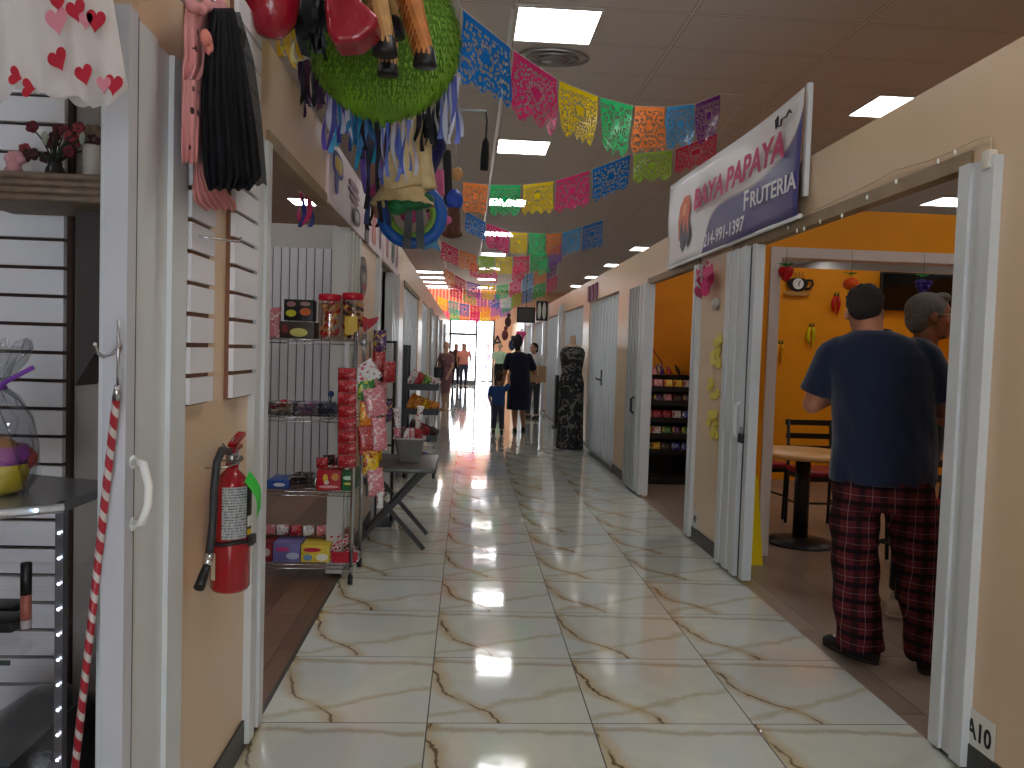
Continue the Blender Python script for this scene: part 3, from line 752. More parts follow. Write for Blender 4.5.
shoe(t, V(-.05, 0, 0), (0, 1, 0), mat((30, 26, 26), .6), .9); shoe(t, V(.10, .15, 0), (.1, 1, 0), mat((30, 26, 26), .6), .9)
cb = at(536, 374, y=13.05); b = MB(cb); b.obox(cb, V(.155, 0, 0), V(0, .14, 0), V(0, 0, .135))
bx = tag(b.build('cardboard_box', mat((168, 132, 96), .8, noise=.1)), 'brown cardboard box carried by the person in the navy dress', 'box')
b = MB(cb); b.obox(cb+V(0, 0, .137), V(.03, 0, 0), V(0, .14, 0), V(0, 0, .001)); b.obox(cb+V(0, -.141, .06), V(.03, 0, 0), V(0, .001, 0), V(0, 0, .075)); b.build('tape', mat((196, 170, 130), .3), bx)
# small child in blue
c0 = V(.53, 12.7, 0); t = thing('person', 'small child in blue t-shirt and grey trousers walking beside the navy dress', 'child', c0)
hc = V(.0, 0, .92); Mh = rot(0); sk = MB(); head(sk, hc, Mh, .80); chain(sk, [V(0, 0, .76), V(0, 0, .86)], [.038, .036])
eloft(sk, [(0,0,.5,.09,.06), (0,0,.65,.095,.065), (0,0,.77,.06,.05)])
aL = [V(-.115, 0, .73), V(-.15, -.01, .60), V(-.13, .05, .50)]; aR = [V(.115, 0, .73), V(.14, .03, .66), V(.11, .14, .84)]
aR = [V(.115, 0, .73), V(.17, .02, .80), V(.16, .06, .93)]
chain(sk, aL, [.032, .027, .020]); chain(sk, aR, [.032, .027, .020]); hand(sk, aL[2], (0, .1, -1), (1, 0, 0), .6, .3, 1); hand(sk, aR[2], (0.2, .1, 1), (0, 1, 0), .6, .3, 1)
for k in (-1, 1): chain(sk, [V(k*.05, 0, .48), V(k*.06, 0, .25), V(k*.065, 0, .05)], [.045, .034, .024])
body = organic(sk, .007, 4).build('body', SKIN((176, 126, 104)), t); face_bits(None, hc, Mh, .8, body=body)
hb = MB(); hb.ell(hc+V(0, -.012, .03), (.068, .084, .078)); hb.ell(hc+V(0, -.045, -.01), (.058, .05, .06)); organic(hb, .008, 3).build('hair', mat((58, 38, 30), .8), t)
sh = MB(); eloft(sh, [(0,0,.46,.115,.085), (0,0,.6,.11,.08), (0,0,.72,.115,.075), (0,0,.78,.07,.055)])
for A in (aL, aR): chain(sh, [A[0], A[0].lerp(A[1], .7)], [.047, .045])
organic(sh, .008, 4).build('t_shirt', CL((38, 66, 120)), t)
pn = MB(); eloft(pn, [(0,0,.52,.105,.08), (0,0,.44,.11,.08)])
for k in (-1, 1): pn.tube([V(k*.052, 0, .46), V(k*.06, 0, .25), V(k*.066, 0, .07)], [.058, .048, .042], 14)
organic(pn, .008, 4).build('trousers', CL((52, 54, 68)), t)
for k in (-1, 1): shoe(t, V(k*.066, .0, 0), (k*.1, 1, 0), mat((30, 30, 34), .6), .62)
# person in pink top walking towards the camera, companion behind, and one outside
def walker(label, c0, rz, top, topc, leg, hairc, skinc, s=1, long_hair=True, stride=.12):
    t = thing('person', label, 'person', c0, rz); t.scale = (s, s, s)
    hc = V(0, .02, 1.52); Mh = rot(0, -.05); sk = MB(); head(sk, hc, Mh, 1); chain(sk, [V(0, 0, 1.34), V(0, .01, 1.46)], [.055, .05])
    eloft(sk, [(0,0,.85,.15,.10), (0,0,1.1,.14,.10), (0,0,1.32,.16,.09), (0,0,1.39,.07,.06)])
    A = [[V(k*.19, 0, 1.32), V(k*.25, -.02+.03*k, 1.06), V(k*.22, .12, .90)] for k in (-1, 1)]
    for k, a in zip((-1, 1), A): chain(sk, a, [.045, .038, .026]); hand(sk, a[2], (0, .4, -.8), (-k, 0, 0), 1, .4, -k)
    for k in (-1, 1): chain(sk, [V(k*.09, 0, .82), V(k*.09, k*stride*.6, .46), V(k*.09, k*stride, .06)], [.08, .055, .035])
    body = organic(sk, .009, 4).build('body', SKIN(skinc), t); face_bits(None, hc, Mh, 1, body=body)
    hb = MB(); hb.ell(hc+V(0, -.025, .045), (.090, .10, .09)); hb.ell(hc+V(0, -.06, -.02), (.085, .05, .11 if long_hair else .07))
    if long_hair: hb.ell(hc+V(0, -.07, -.13), (.09, .035, .12))
    organic(hb, .011, 3).build('hair', mat(hairc, .8), t)
    sh = MB(); eloft(sh, [(0,0,.86,.18,.125), (0,0,1.0,.165,.12), (0,.01,1.15,.165,.13), (0,.01,1.28,.18,.12), (0,0,1.36,.13,.085), (0,0,1.40,.075,.06)])
    for a in A: chain(sh, [a[0], a[0].lerp(a[1], .5)], [.065, .06])
    organic(sh, .011, 4).build('top', CL(topc), t)
    pn = MB(); eloft(pn, [(0,0,.95,.165,.115), (0,0,.82,.18,.125), (0,0,.74,.16,.11)])
    for k in (-1, 1): pn.tube([V(k*.085, 0, .82), V(k*.09, k*stride*.6, .46), V(k*.09, k*stride, .10)], [.095, .065, .052], 16)
    organic(pn, .011, 4).build('trousers', CL(leg), t)
    for k in (-1, 1): shoe(t, V(k*.09, k*stride, 0), (0, 1, 0), mat((40, 36, 36), .6), .95)
    return t
walker('person in pink top and blue jeans walking from the bright entrance with a cap', V(-.12, 27.6, 0), PI, 'tee', (226, 150, 140), (66, 72, 96), (40, 28, 24), (176, 124, 100), .96)
walker('person in dark clothes walking just behind the pink top', V(-.42, 28.5, 0), PI, 'tee', (60, 48, 52), (44, 44, 54), (30, 22, 20), (150, 104, 84), .95)
walker('person in pale lilac clothes standing outside the bright glass entrance', V(.85, 33.0, 0), 2.2, 'tee', (150, 130, 190), (130, 140, 180), (90, 70, 80), (190, 150, 140), .98)
walker('person with black hair partly hidden beyond the navy dress', V(1.34, 15.6, 0), PI-.6, 'tee', (210, 208, 206), (60, 60, 66), (20, 14, 14), (196, 146, 122), .93, False, .02)

# --- dressed display mannequins
def mannequin(label, c0, rz, H, skinc, parts, pose='legs', headon=True):
    t = thing('mannequin', label, 'mannequin', c0, rz); s = H/1.62; t.scale = (s, s, s)
    b = MB(); b.lathe((0, 0, 0), [(.16, 0), (.16, .012), (.03, .02)], 24); b.cyl((0, 0, .02), (0, 0, .5), .012)
    b.build('base', STEEL if pose != 'legs' else mat((190, 160, 130), .4), t)
    sk = MB()
    eloft(sk, [(0,0,.80,.155,.115), (0,0,.88,.16,.115), (0,0,1.02,.12,.09), (0,.01,1.14,.13,.10), (0,.015,1.22,.145,.11), (0,0,1.32,.155,.08), (0,0,1.38,.08,.055)])
    chain(sk, [V(0, 0, 1.36), V(0, .0, 1.47)], [.048, .042])
    if headon: sk.ell(V(0, .015, 1.545), (.066, .085, .10))
    if pose == 'legs':
        for k in (-1, 1):
            chain(sk, [V(k*.075, 0, .80), V(k*.07, .02*k, .46), V(k*.065, .0, .34), V(k*.06, -.02, .07)], [.085, .056, .052, .032])
            sk.tube([V(k*.06, -.03, .05), V(k*.06, .05, .035), V(k*.065, .13, .025)], [.03, .034, .02], 10)
        for k in (-1, 1): chain(sk, [V(k*.17, 0, 1.30), V(k*.22, .02, 1.05), V(k*.17, .12, .86)], [.042, .036, .022]); hand(sk, V(k*.17, .12, .86), (0, .3, -.9), (-k, 0, 0), .9, .3, -k)
    organic(sk, .009, 4).build('torso', mat(skinc, .4), t)
    for nm, rs, m, sl_ in parts:
        d = MB(); eloft(d, rs); 
        if sl_:
            for k in (-1, 1): chain(d, [V(k*.16, 0, 1.30), V(k*.195, .01, 1.18)], [.06, .055])
        o = organic(d, .010, 4)
        for i, p_ in enumerate(o.v):
            a = math.atan2(p_.y, p_.x); f = 1+.035*math.sin(a*11)*max(0, min(1, (1.0-p_.z)*1.5)); o.v[i] = V(p_.x*f, p_.y*f, p_.z)
        o.build(nm, m, t)
    return t
def swirl():
    k = NT('black_print'); P = k.tc.outputs['Object']
    v = k.n('TexVoronoi', feature='DISTANCE_TO_EDGE'); v.inputs['Scale'].default_value = 11; k.l(P, v.inputs['Vector'])
    n = k.noise(P, 9, 2, .5, 2.0)
    a = k.mix(k.math('MULTIPLY', k.step(n, .52, .60), .75), (16, 16, 20), (116, 112, 106))
    k.l(a, k.b.inputs['Base Color']); k.b.inputs['Roughness'].default_value = .8; return k.m
mannequin('headless mannequin in a long black dress with pale swirl print beside the closed door', V(1.46, 10.72, 0), PI-.5, 1.72, (196, 166, 136),
    [('dress', [(0,0,.02,.175,.17), (0,0,.3,.165,.15), (0,0,.7,.165,.135), (0,0,.88,.168,.125), (0,0,1.02,.132,.102), (0,.01,1.2,.160,.132), (0,0,1.27,.172,.115), (0,0,1.33,.15,.08), (0,0,1.36,.10,.066)], swirl(), False)], 'stand', False)
mannequin('mauve-clad mannequin with black bag standing by the left shop fronts near the entrance', V(-.46, 17.2, 0), PI-.7, 1.50, (206, 160, 132),
    [('jumpsuit', [(0,0,.40,.10,.085), (0,0,.6,.14,.10), (0,0,.82,.172,.125), (0,0,1.02,.135,.10), (0,.01,1.2,.155,.12), (0,0,1.30,.168,.095), (0,0,1.35,.12,.07)], CL((150, 104, 110)), True)])
b = MB(V(-.62, 17.1, .8)); b.rbox((-.72, 17.0, .72), (-.52, 17.12, .95), .02); b.tube([(-.70, 17.06, .95), (-.60, 17.1, 1.28), (-.54, 17.06, .95)], .012); tag(b.build('handbag', BLACK), 'black shoulder bag hanging on the mauve mannequin', 'bag')
mc = at(501, 396, z=0)
mannequin('mannequin in pale green top and black skirt near the entrance beyond the small child', V(1.02, 24.5, 0), PI-.2, 1.58, (200, 170, 150),
    [('top', [(0,0,.96,.14,.11), (0,.01,1.2,.16,.125), (0,0,1.31,.168,.095), (0,0,1.36,.12,.07)], CL((196, 226, 190)), True), ('skirt', [(0,0,.25,.15,.12), (0,0,.6,.17,.13), (0,0,.85,.175,.13), (0,0,1.0,.14,.105)], CL((30, 28, 32)), False)])
# ------------------------------------------------------------------ papel picado garlands
_pp = {}
def papel(c, kind=0):
    if (c, kind) in _pp: return _pp[(c, kind)]
    k = NT('cut_tissue'); U_, V_, W_ = k.xyz(k.tc.outputs['UV'])
    um = k.math('ABSOLUTE', k.math('SUBTRACT', U_, .5))
    vec = k.comb(k.math('ADD', um, kind*3.7), V_, 0)
    v = k.n('TexVoronoi', feature='F1', voronoi_dimensions='2D'); v.inputs['Scale'].default_value = 13+kind % 3*3; k.l(vec, v.inputs['Vector'])
    hole = k.math('LESS_THAN', v.outputs['Distance'], .34)
    r = k.math('SQRT', k.math('ADD', k.math('POWER', k.math('MULTIPLY', um, 1.15), 2), k.math('POWER', k.math('SUBTRACT', V_, .55), 2)))
    solid = k.math('LESS_THAN', r, .11); rim = k.math('GREATER_THAN', k.math('MAXIMUM', um, k.math('SUBTRACT', V_, .44)), .465)
    ring = k.math('MULTIPLY', k.math('GREATER_THAN', r, .15), k.math('LESS_THAN', r, .185))
    hole = k.math('MULTIPLY', hole, k.math('MULTIPLY', k.math('SUBTRACT', 1, solid), k.math('SUBTRACT', 1, rim)))
    hole = k.math('MAXIMUM', hole, k.math('MULTIPLY', ring, k.math('LESS_THAN', k.math('FRACT', k.math('MULTIPLY', um, 17)), .6)))
    k.b.inputs['Base Color'].default_value = lin(c); k.b.inputs['Roughness'].default_value = .25; k.b.inputs['Specular IOR Level'].default_value = .6
    bp = k.n('Bump'); bp.inputs['Strength'].default_value = .3; bp.inputs['Distance'].default_value = .01
    k.l(k.noise(k.tc.outputs['UV'], 9, 2), bp.inputs['Height']); k.l(bp.outputs[0], k.b.inputs['Normal'])
    tl = k.n('BsdfTranslucent'); tl.inputs['Color'].default_value = lin(c)
    m1 = k.n('MixShader'); m1.inputs[0].default_value = .45; k.l(k.b.outputs[0], m1.inputs[1]); k.l(tl.outputs[0], m1.inputs[2])
    tp = k.n('BsdfTransparent'); m2 = k.n('MixShader'); k.l(hole, m2.inputs[0]); k.l(m1.outputs[0], m2.inputs[1]); k.l(tp.outputs[0], m2.inputs[2])
    k.l(m2.outputs[0], k.out.inputs['Surface']); _pp[(c, kind)] = k.m
    return k.m
PC = dict(blue=(0, 118, 205), pink=(232, 52, 128), yellow=(246, 214, 10), green=(40, 196, 112), orange=(244, 136, 62), sky=(60, 158, 220),
          purple=(120, 40, 140), lime=(160, 206, 50), red=(224, 40, 90), teal=(40, 176, 170), violet=(150, 92, 200), white=(232, 232, 236))
STR = mat((226, 226, 226), .6)
def flag_mesh(t, A, B, h, col, kind, lobes, sway=.03):
    A, B = Vector(A), Vector(B); d = B-A; n = Vector((-d.y, d.x, 0)); n = n.normalized() if n.length > 1e-6 else V(0, 1, 0)
    nc, nr = 18, 8; P = []
    for i in range(nr):
        row = []
        for j in range(nc):
            u = j/(nc-1); v = i/(nr-1)
            sc = 1-.16*(1-abs(math.sin(PI*u*lobes)))*(1 if v > .0 else 0)
            ww = .96 if v > 0 else 1
            p = A+d*(.5+(u-.5)*ww)+V(0, 0, -h*v*sc)+n*(sway*math.sin(v*2.2+u*3+kind)*v+.006*math.sin(u*9+kind)*v)
            row.append(p)
        P.append(row)
    b = MB(t); b.grid(P, True, True)
    return b.build('flag', papel(col, kind), t)
def garland(label, pts, cols, hpx, gap=.06, ext=None):
    """pts: (u, v, y) knots along the string; flags hang between consecutive knots"""
    W = [at(u, v, y=y) for u, v, y in pts]
    t = thing('paper_garland', label, 'garland', W[0], group='cut tissue paper garlands across the aisle')
    s = MB(t); ex = [Vector(e) for e in (ext or [])]
    line = ([ex[0]] if ex else [])+W+([ex[1]] if len(ex) > 1 else [])
    s.tube(line, .0025, 5); s.build('string', STR, t)
    for i, c in enumerate(cols):
        if c is None: continue
        A, B = W[i], W[i+1]; d = B-A; h = hpx[i]*(A.y+B.y)/2/FPX if isinstance(hpx, (list, tuple)) else hpx
        flag_mesh(t, A+d*gap/2, B-d*gap/2, h, PC[c], i % 4, 3 if i % 2 else 4)
    return t
garland('closest garland, blue, pink, yellow, green, orange and purple flags rising to the left piñatas',
    [(461, 8, 3.75), (512, 49, 4.1), (558, 80, 4.55), (599, 97, 5.0), (634, 106, 5.35), (666, 107, 5.65), (695, 104, 5.9), (721, 94, 6.2)],
    ['blue', 'pink', 'yellow', 'green', 'orange', 'sky', 'purple'], [66, 62, 52, 52, 46, 42, 42], ext=[(-.3, 3.3, 3.3), (2.3, 6.6, 3.6)])
garland('second garland, orange, green, yellow, pink, blue and lime flags rising to the banner side',
    [(462, 182, 8.2), (489, 185, 8.1), (522, 185, 8.0), (555, 181, 7.8), (591, 170, 7.6), (632, 154, 7.4), (674, 150, 7.3), (719, 133, 7.2)],
    ['orange', 'green', 'yellow', 'pink', 'blue', 'lime', 'red'], [31, 31, 31, 34, 34, 30, 26], ext=[(-.5, 8.4, 3.3), (2.4, 7.0, 3.64)])
garland('third garland, blue and pink to green, orange and two blue flags over the aisle',
    [(465, 211, 11.2), (486, 223, 11.3), (510, 232, 11.4), (528, 233, 11.4), (546, 234, 11.4), (562, 233, 11.3), (582, 227, 11.2), (604, 220, 11.0)],
    ['blue', 'pink', 'yellow', 'green', 'orange', 'sky', 'blue'], [20, 24, 22, 23, 22, 24, 26], ext=[(-.65, 11, 3.4), (2.0, 10.9, 3.6)])
garland('fourth garland, red, orange, lime, yellow, red, green and violet flags',
    [(441, 241, 13.8), (459, 250, 14), (477, 256, 14.2), (495, 257, 14.3), (513, 257, 14.3), (530, 256, 14.3), (548, 252, 14.2), (563, 243, 14)],
    ['red', 'orange', 'lime', 'yellow', 'red', 'green', 'violet'], 18*14/FPX, ext=[(-.7, 13.4, 3.3), (2, 14, 3.6)])
garland('fifth garland, small flags from orange at the left to magenta at the shop fronts',
    [(444, 268, 17.2), (455, 275, 17.4), (466, 281, 17.6), (481, 285, 17.8), (496, 286, 17.9), (509, 284, 17.9), (522, 278, 17.8), (534, 272, 17.7), (546, 267, 17.5), (558, 260, 17.2)],
    ['orange', 'red', 'violet', 'yellow', 'green', 'pink', 'sky', 'orange', 'purple'], 15*17.5/FPX, ext=[(-.7, 17, 3.3), (2.2, 17, 3.5)])
garland('sixth garland, blue, green, pink and blue flags in front of the pale sign frames',
    [(450, 282, 21), (463, 288, 21), (476, 293, 21.2), (488, 294, 21.3), (500, 295, 21.3), (512, 295, 21.3), (522, 292, 21.2), (533, 287, 21), (546, 281, 20.8), (558, 275, 20.6)],
    ['pink', 'green', 'violet', 'blue', 'white', 'lime', 'sky', 'green', 'pink'], 14*21/FPX, ext=[(-.7, 20.8, 3.3), (2.2, 20.4, 3.6)])
garland('seventh garland, teal, blue, red, orange, green and pink flags before the striped window film',
    [(437, 296, 25), (448, 300, 25), (459, 303, 25), (470, 305, 25), (481, 306, 25), (491, 305, 25), (502, 302, 25), (513, 297, 24.8), (524, 291, 24.6)],
    ['yellow', 'teal', 'blue', 'red', 'orange', 'violet', 'green', 'pink'], 13*25/FPX, ext=[(-.7, 25, 3.3), (2.0, 24.4, 3.5)])
garland('eighth garland, pink, green, orange and yellow flags, last before the entrance',
    [(440, 304, 28.2), (450, 308, 28.2), (460, 311, 28.2), (470, 312, 28.2), (480, 312, 28.2), (490, 311, 28.2), (500, 307, 28.2), (511, 303, 28.2)],
    ['pink', 'green', 'orange', 'pink', 'yellow', 'orange', 'violet'], 12*28/FPX, ext=[(-.7, 28, 3.2), (1.9, 28, 3.2)])
garland('half-hidden garland of red, green and magenta flags under the lime and yellow ones',
    [(470, 262, 15.6), (484, 267, 15.7), (498, 270, 15.7), (512, 268, 15.7), (525, 265, 15.6), (538, 263, 15.6), (551, 258, 15.5)],
    ['red', 'pink', None, 'red', None, 'green'], 14*15.6/FPX, ext=[(-.7, 15.2, 3.3), (2.1, 15.4, 3.6)])

# ------------------------------------------------------------------ papaya banner on the wall
def banner_mat():
    k = NT('banner_print'); X, Y, Z = k.xyz(k.tc.outputs['Object'])
    c = k.n('FloatCurve'); cu = c.mapping.curves[0]
    P_ = [(3.863, 2.62), (3.96, 2.495), (4.08, 2.432), (4.31, 2.385), (4.53, 2.368), (4.79, 2.372), (5.06, 2.375), (5.30, 2.338), (5.46, 2.235), (5.54, 2.10), (5.6, 1.9)]
    N = [((y-3.8)/2.0, z-1.9) for y, z in P_]
    cu.points[0].location = (0, .9); cu.points[1].location = (1, 0)
    for q in N: cu.points.new(*q)
    c.mapping.update()
    k.l(k.math('DIVIDE', k.math('SUBTRACT', Y, 3.8), 2.0), c.inputs['Value'])
    zc = k.math('ADD', c.outputs[0], 1.9)
    f = k.math('MULTIPLY', k.math('LESS_THAN', Z, zc), k.math('LESS_THAN', Y, 5.57))
    e = k.math('MULTIPLY', k.math('LESS_THAN', Z, k.math('ADD', zc, .016)), k.math('LESS_THAN', Y, 5.60))
    a = k.mix(e, (226, 224, 226), (150, 140, 150)); a = k.mix(f, a, k.mix(k.noise(k.tc.outputs['Object'], 3, 3), (62, 58, 116), (84, 80, 142)))
    k.l(a, k.b.inputs['Base Color']); k.b.inputs['Roughness'].default_value = .35; return k.m
t = thing('shop_banner', 'white and purple fruit shop banner reading BAYA PAPAYA FRUTERIA on the right wall', 'banner', (1.67, 5.1, 2.08))
P = []
for i in range(13):
    row = []
    for j in range(41):
        f = j/40; g = i/12; y = 3.87*(1-f)+(6.49-.08*g)*f
        z = (2.725+.05*f-.02*math.sin(PI*f))*(1-g)+(2.085-.0*f)*g
        xw = 1.655+.008*math.sin(f*16+g*5)*g+.010*math.sin(f*7-g*3)
        row.append(V(xw, y, z))
    P.append(row)
b = MB(); b.o = V(0, 0, 0); b.grid(P, True)
o = b.build('cloth', banner_mat()); sol = o.modifiers.new('s', 'SOLIDIFY'); sol.thickness = .002
o.parent = t; o.matrix_parent_inverse = Matrix.Translation(-t.location)
MAG = mat((190, 30, 96), .5); WT_ = mat((236, 236, 240), .5); BK_ = mat((20, 20, 24), .5)
ey = V(0, 0, 1)
def btext(s_, y0, z0, z1, size, m, w, slope=0, shear=.2, bold=0, name='lettering'):
    ex = V(0, -math.cos(slope), math.sin(slope)); b = text_mb(s_, size, V(1.636, y0*.977, CH+(z0-CH)*.977), ex, ey, .0008, bold, t, shear=shear, wscale=w)
    return b.build(name, m, t)
btext('BAYA', 5.83, 2.462, 2.6, .200, MAG, 1.32, -.02, .15, .006)
btext('PAPAYA', 5.10, 2.452, 2.6, .200, MAG, 1.28, .0, .15, .006)
btext('F', 4.745, 2.262, 2.4, .165, WT_, 1.15, -.02, .0, .002); btext('RUTERIA', 4.63, 2.262, 2.4, .128, WT_, 1.28, -.03, .0, .002)
btext('214-991-1397', 5.535, 2.142, 2.24, .125, WT_, 1.12, -.0, .1, .001)
b = MB(t)   # small black script drawing in the upper corner
b.tube([(1.636, 4.17, 2.60), (1.636, 4.18, 2.65), (1.636, 4.15, 2.66), (1.636, 4.15, 2.605), (1.636, 4.11, 2.60), (1.636, 4.10, 2.63), (1.636, 4.07, 2.63), (1.636, 4.04, 2.625), (1.636, 4.0, 2.65), (1.636, 3.98, 2.63)], .005, 6)
b.build('script', BK_, t)
for pts, c in (([(6.20, 2.28), (6.24, 2.42), (6.20, 2.54), (6.08, 2.61), (5.95, 2.60), (5.90, 2.50), (5.95, 2.40), (5.92, 2.32), (6.05, 2.24)], (206, 110, 84)),
               ([(6.15, 2.22), (6.18, 2.38), (6.12, 2.44), (6.08, 2.3), (6.02, 2.42), (5.96, 2.28), (5.93, 2.40), (5.88, 2.30), (5.95, 2.20), (6.02, 2.26), (6.08, 2.18)], (96, 92, 104)),
               ([(6.13, 2.46), (6.08, 2.55), (5.99, 2.55), (6.02, 2.46)], (226, 150, 110))):
    b = MB(t); b.plate([V(1.641-.001*(c[0] == 226), y*.98, CH+(z-CH)*.98) for y, z in pts], V(-1, 0, 0), .001+.001*(c[0] == 96)); b.build('papaya_print', mat(c, .5), t)
b = MB(t); b.box((1.665, 3.845, 2.18), (1.69, 3.87, 2.74)); b.build('pole', mat((210, 212, 214), .4), t)
b = MB(t); b.box((1.662, 6.46, 2.08), (1.69, 6.485, 2.78)); b.build('pole', mat((210, 212, 214), .4), t)
b = MB(t); b.cyl((1.66, 3.86, 2.08), (1.66, 6.42, 2.08), .012, n=8); b.build('hem_rod', mat((225, 225, 228), .4), t)

# string lights along the header of the near opening
t = thing('string_lights', 'clear string lights draped along the top of the near doorway on the tan wall', 'lights', (1.69, 3.5, 2.1))
b = MB(t); pts = [at(u, v, x=1.685) for u, v in [(990, 160), (991, 136), (975, 140), (955, 150), (930, 160), (895, 170), (870, 184), (845, 196), (820, 208), (800, 214), (775, 222), (756, 232)]]
b.tube(pts, .0028, 5)
b.build('cable', mat((196, 176, 140), .5), t)
for u, v in [(938, 162), (896, 182), (867, 198), (842, 216), (820, 222), (804, 229), (797, 231), (788, 228), (955, 153)]:
    p = at(u, v, x=1.683); b = MB(t); b.cyl(p, p+V(0, 0, .012), .004, n=8); b.ell(p, (.006, .006, .010), 8, 6); b.build('bulb', mat((226, 226, 220), .15), t)
p = at(992, 160, x=1.685); b = MB(t); b.rbox((1.66, p.y-.02, p.z-.03), (1.69, p.y+.02, p.z+.03), .004); b.build('plug', mat((210, 204, 190), .5), t)

# ------------------------------------------------------------------ things on the right wall
def sign_plate(label, body, c, w, h, size):
    t = thing('unit_number', label, 'number plate', c)
    b = MB(t); b.box((c[0]-.002, c[1]-w/2, c[2]-h/2), (c[0], c[1]+w/2, c[2]+h/2)); b.build('plate', mat((222, 220, 214), .5), t)
    text_mb(body, size, V(c[0]-.003, c[1], c[2]-size*.35), V(0, -1, 0), V(0, 0, 1), .0005, .002, t, 'CENTER', wscale=.85).build('number', BK_, t)
sign_plate('white plate with the number A10 at the foot of the near tan wall', 'A10', (1.698, 2.375, .158), .15, .125, .085)
sign_plate('white number plate at the foot of the narrow tan wall below the yellow cut-outs', 'A9', (1.698, 5.53, .17), .09, .14, .07)
YEL = mat((222, 206, 70), .3, name='yellow_foil')
def cutout(label, y, z, w, h, n, seed):
    random.seed(seed); t = thing('paper_cutout', label, 'cut-out', (1.69, y, z), group='yellow cut-outs stuck on the narrow tan wall')
    for q in range(n):
        b = MB(t); cy = y+random.uniform(-.3, .3)*w; cz = z+random.uniform(-.35, .35)*h; r = min(w*.9, h)*.17; poly = []
        k = random.randint(6, 8)
        for j in range(2*k):
            a = PI*j/k; rr = r*(1 if j % 2 else .66); poly.append(V(1.6975-.0015*q, cy+rr*1.7*math.cos(a), cz+rr*math.sin(a)))
        b.plate(poly, V(-1, 0, 0), .003); b.build('shape', YEL, t)
cutout('yellow foil cut-outs on the narrow tan wall, highest cluster under the pink flower', 5.22, 1.40, .36, .26, 9, 1)
cutout('yellow foil cut-outs on the narrow tan wall, middle cluster', 5.22, 1.13, .34, .18, 7, 2)
cutout('yellow foil cut-outs on the narrow tan wall, lowest cluster', 5.22, .90, .36, .22, 9, 3)
# pink paper flower/bow
t = thing('paper_flower', 'crumpled pink paper flower fixed above the narrow tan wall under the banner', 'paper flower', (1.68, 5.40, 1.90))
for q in range(11):
    a = q*2.4; r = .03+.007*q; b = MB(t); c = V(1.66-.004*q, 5.36+r*1.5*math.cos(a), 1.90+r*math.sin(a)); P = []
    for i in range(5):
        P.append([c+V(-.02*math.sin(i*.8+j*.7), (i-2)*.030*math.cos(a)+(j-2)*.024*math.sin(a), (i-2)*.022*math.sin(a)-(j-2)*.024*math.cos(a)) for j in range(5)])
    b.grid(P); b.build('petal', mat((214, 66, 128), .5, transl=.2), t)
b = MB(V(1.685, 5.25, 1.72)); b.lathe((0, 0, 0), [(.001, 0), (.045, .0), (.04, .02), (.001, .03)], 16); b.v = [V(1.698-p.z, 5.25+p.x*1.6, 1.72+p.y) for p in b.v]
tag(b.build('door_bell', mat((190, 186, 180), .4)), 'small round pale wall bell below the pink paper flower', 'bell')
# handle and padlock on the sliding frame
t = thing('pull_handle', 'white pull handle with a dark padlock on the white frame beside the orange jamb', 'handle', (1.64, 4.62, .95))
b = MB(t); hz = at(741, 420, x=1.66); b.tube([hz+V(0, 0, .11), hz+V(-.035, 0, .09), hz+V(-.04, 0, 0), hz+V(-.035, 0, -.09), hz+V(0, 0, -.11)], .011, 8); b.build('grip', mat((216, 218, 218), .3), t)
b = MB(t); pl = at(741, 437, x=1.64); b.rbox(pl-V(.012, .03, .035), pl+V(.012, .03, .02), .004); b.build('padlock', BLACK, t)
b = MB(t); b.tube([pl+V(0, .018, .02), pl+V(0, .018, .05), pl+V(0, 0, .06), pl+V(0, -.018, .05), pl+V(0, -.018, .02)], .004, 6); b.build('shackle', STEEL, t)
b = MB(V(1.66, 7.7, .95)); hz = at(635, 405, x=1.665); b.tube([hz+V(0, 0, .09), hz+V(-.04, 0, .06), hz+V(-.04, 0, -.06), hz+V(0, 0, -.09)], .012, 8); tag(b.build('door_latch', BLACK), 'black latch on the grey folded gate at the snack rack doorway', 'latch')
b = MB(V(1.69, 8.3, 1.85)); q = at(632, 299, x=1.69); b.rbox(q-V(.006, .05, .045), q+V(.006, .05, .045), .004); tag(b.build('wall_switch', mat((150, 140, 130), .5)), 'small grey box on the tan wall above the closed white door side', 'switch')
# purple number sign
t = thing('unit_sign', 'purple upright bars of a small sign above the closed white door', 'sign', (1.69, 10.6, 2.2))
for q in range(3):
    b = MB(t); y = 10.22+.30*q; b.box((1.685, y, 2.08), (1.697, y+.17, 2.30)); b.build('bar', mat((128, 50, 104), .5), t)
# dark sign frames and letters beyond
t = thing('hanging_sign', 'black hanging frame sign above the far right shop fronts', 'sign', at(526, 314, y=17))
c = at(526, 315, y=17); b = MB(t)
for a_, z_ in ((V(-.2, 0, .14), V(.2, 0, .17)), (V(-.2, 0, -.17), V(.2, 0, -.14)), (V(-.2, 0, -.17), V(-.17, 0, .17)), (V(.17, 0, -.17), V(.2, 0, .17))): b.box(c+a_-V(0, .02, 0), c+z_+V(0, .02, 0))
b.build('frame', BLACK, t); b = MB(t); b.box(c-V(.17, .005, .14), c+V(.17, .005, .14)); b.build('panel', mat((70, 66, 66), .5), t)
b = MB(t); b.cyl(c+V(0, 0, .17), V(c.x, c.y, CZ), .008, n=6); b.build('cord', BLACK, t)
t = thing('projecting_sign', 'black and white upright sign projecting from the far right wall', 'sign', at(542, 311, y=15)); c = at(542, 311, y=15)
b = MB(t); b.box(c-V(.11, .03, .19), c+V(.11, .03, .19)); b.build('board', mat((40, 40, 42), .5), t)
for dx in (-.055, .04):
    b = MB(t); b.ell(c+V(dx, -.035, .0), (.038, .01, .16)); b.build('white_shape', mat((214, 216, 210), .5), t)
